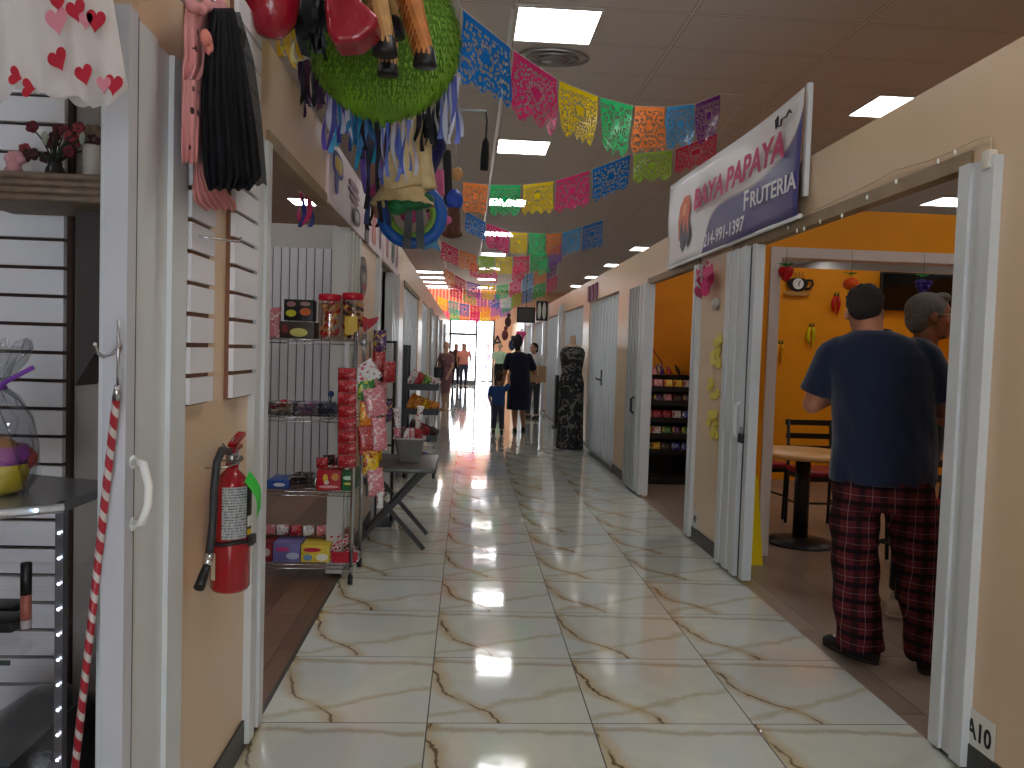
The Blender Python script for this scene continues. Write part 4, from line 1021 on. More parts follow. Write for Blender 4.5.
t = thing('fascia_sign', 'long white sign strip over the far right shop fronts', 'sign', (1.66, 19, 2.25)); b = MB(t); b.box((1.655, 16.6, 2.10), (1.69, 22.5, 2.33)); b.build('panel', mat((214, 218, 236), .4), t)
b = MB(t)
for q in range(9): b.box((1.650, 17+.6*q, 2.16), (1.655, 17.3+.6*q, 2.27))
b.build('print', mat((170, 176, 210), .5), t)
c = at(497.5, 341, y=29.9); b = text_mb('A', .62, V(c.x, 29.88, c.z-.22), V(1, 0, 0), V(0, 0, 1), .02, .01, V(c.x, 29.88, c.z), 'CENTER')
tag(b.build('wall_letter', mat((60, 48, 46), .6)), 'dark letter A on the peach wall near the bright entrance', 'letter')
t = thing('folded_board', 'tall narrow black board leaning on a white door frame beyond the dress mannequin', 'board', (1.62, 13.9, 0))
b = MB(t); b.rbox((1.60, 13.75, .03), (1.65, 14.05, .95), .02); b.build('board', BLACK, t); b = MB(t); b.box((1.57, 13.8, .0), (1.67, 14.0, .03)); b.build('foot', BLACK, t)
t = thing('ribbon_bow', 'bright pink bow hung high on the far right shop front behind the navy dress', 'bow', at(521, 335, y=16.5)); c = at(521, 335, y=16.5)
for k in (-1, 1):
    b = MB(t); b.ell(c+V(k*.05, 0, .03), (.06, .02, .05)); b.build('loop', mat((236, 60, 130), .5), t)
    b = MB(t); b.obox(c+V(k*.035, 0, -.1), V(.02, 0, 0), V(0, .004, 0), V(k*.02, 0, .1)); b.build('tail', mat((236, 60, 130), .5), t)
for i, (u, v) in enumerate(((508, 322), (505, 335), (512, 345))):
    c = at(u, v, y=24-i); b = MB(c); b.ell(c, (.10, .05, .16), 10, 8); b.ell(c+V(.02, 0, .2), (.06, .04, .07), 8, 6)
    tag(b.build('hanging_garment', mat(((70, 40, 46), (120, 60, 70), (60, 60, 90))[i], .8)), ('dark red', 'dusky rose', 'slate blue')[i]+' garment hanging by the far right shop fronts before the peach wall', 'garment')
# ------------------------------------------------------------------ orange shop: furniture and ornaments
def cafe_chair():
    t = thing('cafe_chair', 'x', 'chair', (0, 0, 0)); M_ = BLACK
    b = MB(); b.rbox((-.20, -.20, .44), (.20, .20, .485), .02); b.build('seat', mat((150, 22, 40), .35), t)
    for x in (-.18, .18):
        b = MB(); b.tube([(x, .17, 0), (x, .19, .44), (x, .20, .46)], .014, 8); b.build('leg', M_, t)
        b = MB(); b.tube([(x, -.19, 0), (x, -.18, .44), (x, -.22, .86)], .014, 8); b.build('leg', M_, t)
    for z in (.60, .70, .81):
        b = MB(); b.box((-.19, -.215-.04*(z-.6)/.2, z), (.19, -.20-.04*(z-.6)/.2, z+.045)); b.build('back_slat', M_, t)
    b = MB(); b.box((-.19, -.19, .405), (.19, .19, .435)); b.build('seat_frame', M_, t)
    b = MB(); b.cyl((-.18, .175, .2), (-.18, -.185, .2), .009); b.cyl((.18, .175, .2), (.18, -.185, .2), .009); b.cyl((-.18, -.0, .2), (.18, 0, .2), .009); b.build('stretcher', M_, t)
    return t
TX, TY = at(797, 540, y=5.55).x+.02, 5.55
c0_ = cafe_chair(); c0_['group'] = 'black café chairs with red seats'
c0_['label'] = 'black ladder-back café chair with red seat on the far side of the wooden table'; c0_.location = V(TX+.36, TY+.50, 0); c0_.rotation_euler = (0, 0, PI)
copy_tree(c0_, label='black café chair with red seat farthest behind the table, nearest the orange rear wall', loc=(TX+.0, TY+.95, 0), rz=PI+.2)
copy_tree(c0_, label='black café chair with red seat partly hidden behind the plaid trousers', loc=(TX+.34, TY-.66, 0), rz=.45)
t = thing('round_table', 'light wood topped table with black pedestal in the orange shop', 'table', (TX, TY, 0))
b = MB(t); b.lathe((TX, TY, 0), [(.02, .645), (.34, .645), (.35, .655), (.35, .675), (.34, .682), (.02, .682)], 40); b.build('tabletop', mat((226, 172, 104), .35, noise=.15, nscale=5), t)
b = MB(t); b.cyl((TX, TY, .03), (TX, TY, .645), .055); b.build('column', BLACK, t)
b = MB(t); b.lathe((TX, TY, 0), [(.02, 0), (.25, 0), (.25, .015), (.15, .035), (.05, .05)], 36); b.build('base', BLACK, t)
# television
p0, p1 = at(882, 268, y=BY-.06), at(962, 312, y=BY-.06)
t = thing('television', 'black television mounted high on the orange rear wall', 'television', (p0.x+.5, BY-.05, p1.z))
p1.z = at(890, 310, y=BY-.06).z
b = MB(t); b.rbox((p0.x, BY-.07, p1.z), (p0.x+1.15, BY-.02, p0.z-.04), .01); b.build('casing', BLACK, t)
b = MB(t); b.box((p0.x+.02, BY-.073, p1.z+.025), (p0.x+1.13, BY-.070, p0.z-.06)); b.build('screen', mat((6, 6, 8), .1), t)
b = MB(t); b.box((p0.x+.45, BY-.02, p1.z+.2), (p0.x+.7, BY, p0.z-.2)); b.build('wall_bracket', BLACK, t)
# coffee cup clock
t = thing('cup_clock', 'black coffee cup shaped wall clock with white dial on the orange rear wall', 'clock', at(797, 284, y=BY-.02)); c = at(797, 284, y=BY-.02)
s = BY/FPX
b = MB(t); b.plate([c+V(math.cos(a)*11*s*(1 if math.sin(a) > 0 else .95), -.03, (math.sin(a)*(4 if math.sin(a) > 0 else 10))*s+2*s) for a in [2*PI*i/28 for i in range(28)]], V(0, 1, 0), .03); b.build('cup', BLACK, t)
b = MB(t); b.tube([c+V(10*s, -.015, 4*s), c+V(15*s, -.015, 4*s), c+V(16*s, -.015, 0), c+V(13*s, -.015, -4*s), c+V(8*s, -.015, -5*s)], 1.2*s, 8); b.build('handle', BLACK, t)
b = MB(t); b.plate([c+V(math.cos(a)*14*s, -.025, -9.5*s+math.sin(a)*2.6*s) for a in [2*PI*i/24 for i in range(24)]], V(0, 1, 0), .02); b.build('saucer', mat((190, 140, 70), .5), t)
b = MB(t); b.plate([c+V(math.cos(a)*5.5*s, -.036, math.sin(a)*5.5*s) for a in [2*PI*i/28 for i in range(28)]], V(0, 1, 0), .006); b.build('dial', mat((232, 232, 230), .4), t)
b = MB(t); b.obox(c+V(1*s, -.039, 1.4*s), V(.5*s, 0, 0), V(0, .001, 0), V(.9*s, 0, 1.8*s)); b.obox(c+V(.5*s, -.039, -1*s), V(.4*s, 0, 0), V(0, .001, 0), V(-.3*s, 0, 1.6*s)); b.build('clock_hands', BLACK, t)
b = MB(t)
for k in (-3, 1, 5): b.tube([c+V(k*s, -.01, 5*s), c+V((k+1.5)*s, -.01, 8*s), c+V((k-.5)*s, -.01, 10*s), c+V((k+1)*s, -.01, 12*s)], .5*s, 6)
b.build('steam', mat((150, 100, 40), .5), t)
# hanging fruit and vegetable ornaments
HY = 5.12
def fruit(name, label, u, v, y, build, thread=True):
    c = at(u, v, y=y); t = thing(name, label, 'ornament', c, group=None)
    build(t, c, y/FPX)
    if thread:
        b = MB(t); b.cyl(c, V(c.x, c.y, zl+.01), .0015, n=5); b.build('thread', mat((90, 80, 70), .6), t)
    return t
GREEN = mat((20, 150, 50), .45); 
def leaf_tuft(t, c, s, n, r, m=GREEN, name='leaf'):
    for i in range(n):
        a = 2*PI*i/n; b = MB(t); d = V(math.cos(a), math.sin(a)*.6, .35); b.plate([c, c+d*r*.5+V(0, .0, r*.2)+d.cross(V(0, 0, 1))*r*.2, c+d*r, c+d*r*.5-d.cross(V(0, 0, 1))*r*.2], V(0, 0, 1), .003); b.build(name, m, t)
def straw(t, c, s):
    b = MB(t); b.lathe(c, [(.5*s, -9*s), (3.5*s, -7*s), (6.5*s, -2*s), (7.8*s, 3*s), (6*s, 6*s), (.5*s, 6.5*s)], 18); b.build('fruit', mat((196, 14, 26), .4, bump=.6, bscale=80), t); leaf_tuft(t, c+V(0, 0, 6.5*s), s, 7, 8*s)
fruit('strawberry_ornament', 'red strawberry ornament hanging beside the cup clock in the orange shop', 786, 273, HY, straw)
def orang(t, c, s):
    b = MB(t); b.ell(c, (8*s, 8*s, 6.5*s)); b.build('fruit', mat((246, 92, 10), .45), t); leaf_tuft(t, c+V(-1*s, 0, 9*s), s, 4, 7*s)
fruit('orange_ornament', 'orange fruit ornament with green leaf hanging above the dark-haired head', 851, 284, HY, orang)
def grapes(t, c, s):
    for i, (x, z) in enumerate([(-6, 2), (-2, 3), (2, 3), (6, 2), (-4, -2), (0, -1), (4, -2), (-2, -5), (2, -5), (0, -8)]):
        b = MB(t); b.ell(c+V(x*s, (i % 3-1)*1.5*s, z*s), 3*s, 10, 8); b.build('grape', mat((44, 26, 120), .35), t)
    leaf_tuft(t, c+V(-1*s, 0, 8*s), s, 4, 7*s, mat((60, 190, 80), .5))
fruit('grape_ornament', 'purple grape bunch ornament hanging in front of the television', 923, 285, HY, grapes)
def pepper(col):
    def f(t, c, s):
        for k, dx in enumerate((-1.6, 1.6)):
            g = -1 if k == 0 else 1
            b = MB(t); b.tube([c+V(dx*s, 0, 8*s), c+V((dx+.9*g)*s, -.004*k, 4*s), c+V((dx+1.4*g)*s, 0, 0), c+V((dx+1.0*g)*s, 0, -5*s), c+V((dx-.6*g)*s, 0, -10*s-k*2*s)], [1.2*s, 1.9*s, 2.0*s, 1.5*s, .3*s], 10); b.build('pepper', mat(col, .35), t)
            b = MB(t); b.tube([c+V(dx*s, 0, 8*s), c+V((dx+1)*s, 0, 12*s)], [1.2*s, .6*s], 6); b.build('stem', mat((40, 90, 30), .5), t)
    return f
fruit('chilli_ornament', 'red chilli pepper ornament hung on the orange rear wall beside the dark-haired head', 836, 304, BY-.05, pepper((200, 22, 26)), False)
fruit('chilli_ornament', 'yellow chilli pepper ornament hung on the orange rear wall below the cup clock', 811, 335, BY-.05, pepper((222, 206, 20)), False)
fruit('chilli_ornament', 'yellow-orange chilli ornament by the white framed opening, lower than the yellow one', 780, 352, BY-.05, pepper((236, 168, 20)), False)
# yellow wet floor board
wf = at(768, 556, z=0); t = thing('floor_sign', 'yellow folding wet floor sign beside the white framed opening', 'floor sign', (1.86, 5.02, 0))
for k in (-1, 1):
    b = MB(t); cx = 1.875; cy = 5.03; b.plate([(cx-.10, cy+k*.10, 0), (cx+.10, cy+k*.10, 0), (cx+.075, cy+k*.015, .56), (cx+.05, cy+k*.012, .58), (cx-.05, cy+k*.012, .58), (cx-.075, cy+k*.015, .56)], V(0, k, 0), .008); o = b.build('panel', mat((236, 206, 10), .4), t)
    if k == -1:
        b = MB(t); b.plate([(cx-.03, cy-.085, .18), (cx+.03, cy-.085, .18), (cx+.015, cy-.055, .36), (cx-.015, cy-.055, .36)], V(0, -1, 0), .004); b.build('black_mark', BLACK, o)
# wire basket stand by the table
t = thing('wire_stand', 'dark wire stand with hanging cords beside the table leg', 'stand', (2.22, 5.75, 0))
for i in range(5):
    b = MB(t); z = .08+.11*i; b.tube([(2.22+.09*math.cos(a*PI/8), 5.75+.09*math.sin(a*PI/8), z) for a in range(16)], .004, 5, closed=True); b.build('ring', BLACK, t)
for i in range(6):
    a = i*PI/3; b = MB(t); b.cyl((2.22+.09*math.cos(a), 5.75+.09*math.sin(a), 0), (2.22+.09*math.cos(a), 5.75+.09*math.sin(a), .54), .004, n=6); b.build('wire', BLACK, t)

# ------------------------------------------------------------------ snack rack in the second doorway
SRX0, SRX1, SRY = 1.83, 2.45, 8.0
def bag(m, w=.10, h=.13, d=.035, name='snack_bag'):
    b = MB(); R = []
    for i, (f, k) in enumerate(((0, .12), (.06, .15), (.2, .8), (.5, 1), (.8, .8), (.94, .15), (1, .12))):
        ww = w*(1 if f in (0, 1) else .96)
        R.append([V(ww/2*math.copysign(abs(math.cos(a))**.6, math.cos(a)), d/2*k*math.sin(a), h*f) for a in [2*PI*j/14 for j in range(14)]])
    b.rings(R); return b.build(name, m)
def foil(c1, c2, c3=None, sc=48):
    k = NT('printed_foil'); P = k.tc.outputs['Object']
    n = k.noise(P, sc, 2); n2 = k.noise(P, sc*1.7, 1)
    a = k.mix(k.step(n, .56, .62), c1, c2)
    if c3: a = k.mix(k.step(n2, .66, .69), a, c3)
    k.l(a, k.b.inputs['Base Color']); k.b.inputs['Roughness'].default_value = .28; k.b.inputs['Specular IOR Level'].default_value = .7
    return k.m
FO = dict(yellow=foil((230, 190, 20), (180, 30, 20), (250, 250, 240)), red=foil((170, 18, 34), (196, 70, 76), (226, 206, 200)), blue=foil((20, 60, 160), (220, 226, 240), (200, 30, 40)),
          green=foil((40, 130, 50), (230, 226, 90), (240, 240, 230)), purple=foil((80, 34, 110), (210, 180, 60), (240, 230, 240)), orange=foil((232, 130, 20), (250, 226, 120), (150, 30, 20)),
          white=foil((226, 226, 226), (190, 30, 50), (60, 60, 70)), pink=foil((216, 130, 140), (240, 220, 220), (150, 40, 60)), black=foil((34, 28, 32), (120, 40, 50), (200, 190, 160)))
BAGP = {}
def bag_copy(colr, label, loc, rz=0, w=.10, h=.13, group=None, rx=0, name='snack_bag', s=1):
    key = (colr, w, h)
    if key not in BAGP:
        o = bag(FO[colr], w, h, name=name); BAGP[key] = o
    else:
        o = BAGP[key].copy(); COL.objects.link(o); o.name = name
    o.location = Vector(loc); o.rotation_euler = (rx, 0, rz); o.scale = (s, s, s)
    o['label'] = label; o['category'] = 'snack bag'
    if group: o['group'] = group
    return o
t = thing('display_rack', 'black snack display rack with sloping shelves in the second orange doorway', 'rack', (SRX0, SRY, 0))
for x in (SRX0, SRX1-.03):
    b = MB(t); b.box((x, SRY, 0), (x+.03, SRY+.35, 1.15)); b.build('side_panel', BLACK, t)
rows = [at(670, v, y=SRY).z for v in (386, 400, 417, 433, 449, 478)]
b = MB(t); b.box((SRX0+.03, SRY+.32, .05), (SRX1-.03, SRY+.34, 1.15)); b.build('back_panel', mat((30, 26, 26), .6), t)
for z in rows:
    b = MB(t); b.box((SRX0+.03, SRY+.0, z-.05), (SRX1-.03, SRY+.32, z-.035)); b.box((SRX0+.03, SRY-.012, z-.06), (SRX1-.03, SRY, z-.005)); b.build('shelf', BLACK, t)
b = MB(t); b.box((SRX0, SRY, 0), (SRX1, SRY+.35, .10)); b.build('plinth', BLACK, t)
rcol = [['red', 'pink', 'yellow', 'yellow', 'white'], ['black', 'purple', 'pink', 'black', 'purple'], ['pink', 'red', 'red', 'white', 'blue'], ['yellow', 'white', 'green', 'purple', 'green'], ['green', 'yellow', 'black', 'blue', 'blue'], ['black', 'white', 'red', 'pink', 'red']]
tier = ['top', 'second', 'third', 'fourth', 'fifth', 'lowest']; place = ['at the wall-side end', 'second from the wall-side end', 'in the middle', 'second from the inner end', 'at the inner end']
for i, z in enumerate(rows):
    for j in range(5):
        bag_copy(rcol[i][j], '%s snack packet, %s shelf of the doorway rack, %s' % (rcol[i][j], tier[i], place[j]), (SRX0+.085+.105*j, SRY+.05, z-.034), .06*math.sin(i*3+j), .1, .10 if i < 5 else .05, 'packets on the doorway snack rack', -.25)
for j in range(4): bag_copy(['pink', 'purple', 'red', 'black'][j], '%s packet lying in the heap on top of the doorway snack rack' % ['pink', 'purple', 'red', 'dark'][j], (SRX0+.14+.10*j, SRY+.12, 1.15), .5*j, .1, .13 if j % 2 else .1, 'packets heaped on the rack', -.5)
t = thing('lollipop', 'long thin lollipop sticking up from the top of the snack rack', 'lollipop', (2.05, SRY+.1, 1.2)); a_, b_ = at(663, 364, y=SRY+.1), at(652, 348, y=SRY+.1)
b = MB(t); b.cyl(a_, b_, .006, n=6); b.build('stick', mat((120, 40, 30), .5), t); b = MB(t); b.ell(b_, .022); b.build('candy', mat((236, 110, 70), .4), t)
t = thing('tall_cabinet', 'tall dark cabinet edge behind the narrow tan wall in the second doorway', 'cabinet', (2.5, 7.9, 0)); b = MB(t); b.rbox((2.50, 7.85, 0), (2.95, 8.3, 1.50), .01); b.build('body', mat((38, 26, 22), .5), t); b = MB(t); b.box((2.51, 7.84, .7), (2.94, 7.85, 1.48)); b.build('door', BLACK, t)
# ------------------------------------------------------------------ left side, nearest shop
def sheer(c, alpha, name='sheer'):
    k = NT(name); k.b.inputs['Base Color'].default_value = lin(c); k.b.inputs['Roughness'].default_value = .8
    tl = k.n('BsdfTranslucent'); tl.inputs['Color'].default_value = lin(c); m1 = k.n('MixShader'); m1.inputs[0].default_value = .4
    k.l(k.b.outputs[0], m1.inputs[1]); k.l(tl.outputs[0], m1.inputs[2])
    tp = k.n('BsdfTransparent'); m2 = k.n('MixShader'); m2.inputs[0].default_value = 1-alpha; k.l(m1.outputs[0], m2.inputs[1]); k.l(tp.outputs[0], m2.inputs[2])
    k.l(m2.outputs[0], k.out.inputs['Surface']); return k.m
TULLE = sheer((236, 230, 228), .58, 'white_tulle')
t = thing('tulle_skirt', 'white tulle child\'s skirt scattered with red hearts hanging at the shop doorway', 'skirt', at(50, 40, y=1.3))
for L in range(3):
    P = []
    for i in range(10):
        row = []
        for j in range(30):
            f = j/29; g = i/9
            u = -70+(178+20*g)*f+2*math.sin(j*1.3+L); v = -30+(128+10*math.sin(f*9+L)+6*math.sin(f*23+L*2)-(8 if f > .85 else 0))*g
            row.append(at(u-L*3, v-L*6, y=1.31+.035*L+.014*math.sin(j*.9+L*2)*(.3+g)))
        P.append(row)
    b = MB(t); b.grid(P); b.build('tulle_layer', TULLE, t)
def heart(t, u, v, r, y, m, a=0):
    c = at(u, v, y=y); b = MB(t); poly = []
    for i in range(24):
        q = 2*PI*i/24; x = 16*math.sin(q)**3; z = 13*math.cos(q)-5*math.cos(2*q)-2*math.cos(3*q)-math.cos(4*q)
        x, z = x*math.cos(a)-z*math.sin(a), x*math.sin(a)+z*math.cos(a)
        poly.append(c+V(x*r/16*.75, 0, z*r/16))
    b.plate(poly, V(0, -1, 0), .0012); b.build('heart', m, t)
HR = mat((168, 14, 40), .6); HP = mat((196, 120, 134), .6)
pr = 1.3/FPX
for u, v, r, m, a in ((57, 20, 14, HP, .2), (76, 10, 12, HR, .3), (96, 20, 12, HR, -.1), (86, 20, 9, HP, 0), (58, 59, 12, HR, .5), (84, 74, 11, HR, .3), (114, 84, 11, HR, -.1), (104, 84, 9, HP, 0), (15, 76, 9, HR, 1.3), (28, 88, 9, HR, 1.5), (58, 2, 9, HR, .2)):
    heart(t, u, v, r*pr, 1.285, m, a)
b = MB(t); b.tube([at(-60, -34, y=1.34), at(110, -34, y=1.34)], .012, 8); b.build('waistband', mat((214, 206, 206), .7), t)
# wooden shelf with flowers
GW = mat((122, 104, 88), .6, noise=.3, nscale=30, name='weathered_wood')
yA = 1.95; a_, b_ = at(-40, 172, y=yA), at(104, 204, y=yA)
t = thing('wall_shelf', 'weathered ridged wooden shelf holding the dark flowers by the slat wall', 'shelf', (b_.x-.3, yA, b_.z))
b = MB(t); b.box((a_.x, yA, b_.z), (b_.x, 2.17, a_.z-.008)); b.build('board', GW, t)
b = MB(t)
for q in range(4): b.cyl((a_.x, yA, b_.z+.008+.018*q), (b_.x, yA, b_.z+.008+.018*q), .008, n=8)
b.build('moulding', GW, t)
b = MB(t); x0 = at(66, 230, y=2.0).x; b.add([(x0, 2.05, b_.z), (b_.x, 2.05, b_.z), (b_.x, 2.05, b_.z-.25), (x0, 2.05, b_.z-.45), (x0, 2.17, b_.z), (b_.x, 2.17, b_.z), (b_.x, 2.17, b_.z-.25), (x0, 2.17, b_.z-.45)], [(3,2,1,0),(4,5,6,7),(0,1,5,4),(1,2,6,5),(2,3,7,6),(3,0,4,7)]); b.build('bracket', mat((64, 60, 58), .6), t)
c = at(55, 171, y=2.03); c.z = a_.z-.008
t = thing('flower_vase', 'small dark vase with dark red artificial flowers on the wooden shelf', 'vase', c)
b = MB(t); b.lathe(c, [(.02, 0), (.026, .01), (.022, .04), (.016, .052), (.018, .058)], 16); b.build('vase', mat((26, 22, 24), .3), t)
random.seed(5)
for i in range(20):
    a = random.uniform(0, 2*PI); e = random.uniform(.15, 1.2); L = random.uniform(.06, .115); d = V(math.cos(a)*math.cos(e)*1.0, math.sin(a)*math.cos(e)*.6, math.sin(e)); p = c+V(0, 0, .055)+d*L
    b = MB(t); b.tube([c+V(0, 0, .05), c+V(0, 0, .055)+d*L*.5+V(0,0,.01), p], .0022, 5)
    b.build('stem', mat((40, 50, 34), .6), t)
    b = MB(t)
    if i % 4 < 3:
        for q in range(5): b.ell(p+V(.008*math.cos(q*1.26), .004, .008*math.sin(q*1.26)), (.009, .006, .008), 8, 6)
        b.build('blossom', mat(((96, 18, 34), (140, 46, 58), (58, 14, 26))[i % 3], .6), t)
    else:
        b.ell(p, (.008, .004, .018), 8, 6); b.build('leaf', mat((150, 156, 140), .5), t)
c = at(14, 168, y=2.0); c.z = a_.z-.008; b = MB(c)
b.lathe(c, [(.018, 0), (.02, .03), (.008, .05)], 12)
for q in range(6): b.ell(c+V(.014*math.cos(q), .004, .055+.012*math.sin(q)), .012, 8, 6)
tag(b.build('small_flower_pot', mat((206, 150, 156), .6)), 'tiny pink flower ornament at the slat wall end of the wooden shelf', 'ornament')
c = at(92, 172, y=2.05); c.z = a_.z-.008; t = thing('ribbon_ornament', 'tall pale ribbed ornament with gold flower top on the wooden shelf', 'ornament', c)
b = MB(t); b.lathe(c, [(.022, 0), (.022, .002)]+[(.020+.002*(i % 2), .004+.008*i) for i in range(14)], 14); b.build('roll', mat((196, 190, 180), .6), t)
b = MB(t); [b.ell(c+V(.018*math.cos(q*1.05), 0, .135+.016*math.sin(q*1.05)), .013, 8, 6) for q in range(6)]; b.build('flower', mat((120, 100, 84), .6), t)

# display cabinet with LED strips, glass shelves
CY0, CY1 = 1.42, 2.12; cx = at(62, 560, y=1.6).x
t = thing('display_case', 'glass display case with LED light strips along its metal edges', 'display case', (cx, 1.6, 0))
b = MB(t); zt0 = at(62, 503, y=1.6).z
b.box((cx-.014, 1.6, .0), (cx+.002, 1.62, zt0)); b.build('upright', mat((120, 122, 130), .3, metal=.7), t)
b = MB(t); p0, p1 = V(cx-.9, 1.44, zt0), V(cx, 1.6, zt0)
b.add([(cx-.9, 1.36, zt0-.02), (cx-.30, 1.36, zt0-.02), (cx, 1.6, zt0-.02), (cx, 1.85, zt0-.02), (cx-.9, 2.15, zt0-.02), (cx-.9, 1.36, zt0), (cx-.30, 1.36, zt0), (cx, 1.6, zt0), (cx, 1.85, zt0), (cx-.9, 2.15, zt0)], [(4,3,2,1,0),(5,6,7,8,9),(0,1,6,5),(1,2,7,6),(2,3,8,7),(3,4,9,8),(4,0,5,9)])
b.build('top', mat((126, 126, 130), .25, metal=.3), t)
LED = mat((160, 205, 255), emit=1); LED.node_tree.nodes['Principled BSDF'].inputs['Emission Strength'].default_value = 7
b = MB(t); e0, e1 = V(cx-.32, 1.348, zt0-.008), V(cx+.004, 1.598, zt0-.008); b.tube([e0+V(-.4, 0, 0), e0, e1], .007, 6); b.build('edge_strip', mat((220, 222, 226), .4), t)
for i in range(5):
    b = MB(t); p = e0.lerp(e1, .12+.19*i)+V(.004, -.006, 0); b.ell(p, .004, 8, 6); b.build('led', LED, t)
LEDW = mat((240, 244, 255), emit=1); LEDW.node_tree.nodes['Principled BSDF'].inputs['Emission Strength'].default_value = 9
for i in range(12):
    z = zt0-.06-.052*i; b = MB(t); b.ell((cx-.004, 1.595, z), .0028, 8, 6); b.build('led', LEDW, t)
for zz, in ((zt0-.27,), (zt0-.46,)):
    b = MB(t); b.box((cx-.9, 1.45, zz), (cx-.016, 2.1, zz+.006)); b.build('glass_shelf', GLASS, t)
    b = MB(t); b.box((cx-.9, 1.448, zz-.001), (cx-.016, 1.452, zz+.007)); b.build('shelf_edge', mat((60, 70, 74), .3), t)
zs = zt0-.264
c = at(26, 600, y=1.62); c.z = zs; t = thing('lipstick_tube', 'lip gloss tube with black cap standing on the upper glass shelf', 'lipstick', c)
b = MB(t); b.cyl(c, c+V(0, 0, .018), .0105); b.build('base', mat((170, 160, 164), .3), t); b = MB(t); b.cyl(c+V(0, 0, .018), c+V(0, 0, .07), .0105); b.build('tube', mat((150, 84, 76), .3), t); b = MB(t); b.cyl(c+V(0, 0, .07), c+V(0, 0, .135), .0105); b.build('cap', BLACK, t)
for i in range(2):
    c = at(2, 590+18*i, y=1.62+.1*i); c.z = zs+.001; b = MB(c); b.rbox(c-V(.04, .035, 0), c+V(.04, .035, .022-.006*i), .004)
    tag(b.build('makeup_compact', BLACK), ('black make-up compact on the glass shelf, thicker one beside the lip gloss', 'slim black make-up compact lying behind the thicker one')[i], 'make-up compact')
c = at(-6, 480, y=1.68); c.z = zt0
# cellophane gift
t = thing('gift_bundle', 'cellophane wrapped gift with yellow and purple cup tied with purple ribbon', 'gift', c)
b = MB(t); b.lathe(c, [(.035, 0), (.055, .01), (.066, .05), (.068, .085), (.060, .10)], 24); b.build('cup', mat((224, 196, 40), .35), t)
b = MB(t); b.lathe(c, [(.0685, .066), (.070, .085), (.062, .102), (.02, .104)], 24); b.build('cup_band', mat((150, 50, 160), .4), t)
b = MB(t); b.ell(c+V(.01, -.01, .10), (.045, .03, .022)); b.build('plush', mat((140, 84, 40), .7), t)
CELLO = glass_mat((235, 238, 240), .84, 'cellophane')
b = MB(); b.o = t.location; R = []
random.seed(3)
for r_, z in [(.06, 0), (.078, .04), (.082, .10), (.07, .16), (.045, .20), (.016, .225), (.03, .25), (.055, .29), (.07, .32)]:
    R.append([c+V(r_*math.cos(a*PI/14)*(1+.16*math.sin(a*3.1+z*60)), r_*math.sin(a*PI/14)*(1+.16*math.sin(a*2.3+z*40)), z+.012*math.sin(a*1.7)*(z/.3)) for a in range(28)])
b.rings(R, cap=False); b.build('cellophane', CELLO, t)
b = MB(t); b.tube([c+V(.018*math.cos(a*PI/8), .018*math.sin(a*PI/8), .225) for a in range(16)], .006, 6, closed=True); b.tube([c+V(.01, -.015, .225), c+V(.05, -.03, .245), c+V(.09, -.02, .27)], .005, 6); b.tube([c+V(-.01, -.015, .225), c+V(-.05, -.03, .21)], .005, 6); b.build('ribbon', mat((120, 60, 170), .4), t)
c2 = at(24, 458, y=1.70); t = thing('round_ornament', 'round red and green ornament beside the cellophane gift', 'ornament', c2)
b = MB(t); b.ell(c2, .026); b.build('ball', mat((170, 60, 50), .35), t); b = MB(t); b.ell(c2+V(-.008, -.019, .004), (.013, .01, .013)); b.build('patch', mat((70, 90, 60), .4), t)
# striped pole
p0, p1 = at(75, 768, y=1.60), at(116, 400, y=1.54); d = (p0-p1).normalized(); pb = p1+d*((p1.z-.01)/-d.z); t = thing('striped_pole', 'long thin pole wrapped in red and white stripes leaning by the doorway', 'pole', pb)
b = MB(t); b.cyl(pb, p1, .0075, n=12)
def stripe_spiral():
    k = NT('spiral_wrap'); X, Y, Z = k.xyz(k.tc.outputs['Object'])
    f = k.math('FRACT', k.math('ADD', k.math('MULTIPLY', Z, 20), k.math('MULTIPLY', X, 30))); a = k.mix(k.math('LESS_THAN', f, .6), (180, 174, 172), (150, 20, 38)); k.l(a, k.b.inputs['Base Color']); k.b.inputs['Roughness'].default_value = .4; return k.m
b.build('wrap', stripe_spiral(), t); b = MB(t); b.tube([p1, p1-d*.03], [.008, .006], 10); b.tube([p1-d*.03, p1-d*.035+V(0, 0, .12)], .0025, 6); b.build('tip', CHROME, t)
# curved hook and frame handle
t = thing('wall_hook', 'curved chrome hook on the white door post', 'hook', at(118, 348, y=1.58)); h = [at(u, v, y=1.57-.03*k) for k, (u, v) in enumerate(((120, 347), (112, 354), (103, 357), (97, 352), (95, 344)))]
b = MB(t); b.tube(h, .0035, 8); b.build('hook', CHROME, t); b = MB(t); b.ell(h[0], (.004, .01, .012)); b.build('plate', CHROME, t)
t = thing('pull_handle', 'white curved pull handle on the white frame of the nearest doorway', 'handle', at(137, 490, x=LX+.045))
hz = [at(u, v, x=xx) for u, v, xx in ((133, 462, LX+.035), (143, 464, LX+.075), (149, 485, LX+.08), (148, 505, LX+.08), (142, 522, LX+.07), (133, 524, LX+.035))]
b = MB(t); b.tube(hz, .0085, 8); b.build('grip', WHITE, t)
for p in (hz[0], hz[-1]):
    b = MB(t); b.ell(p, (.006, .014, .014)); b.build('mount', WHITE, t)
c = V(-1.02, 1.9, 0); c = V(at(50, 760, y=1.95).x, 1.95, 0); b = MB(c); b.lathe(c, [(.11, 0), (.15, .05), (.16, .2), (.15, .34), (.12, .42), (.05, .47), (.01, .48)], 24)
tag(b.build('bin_bag', mat((26, 25, 27), .35, bump=.5, bscale=20)), 'rounded black bag on the floor inside the nearest shop', 'bag')

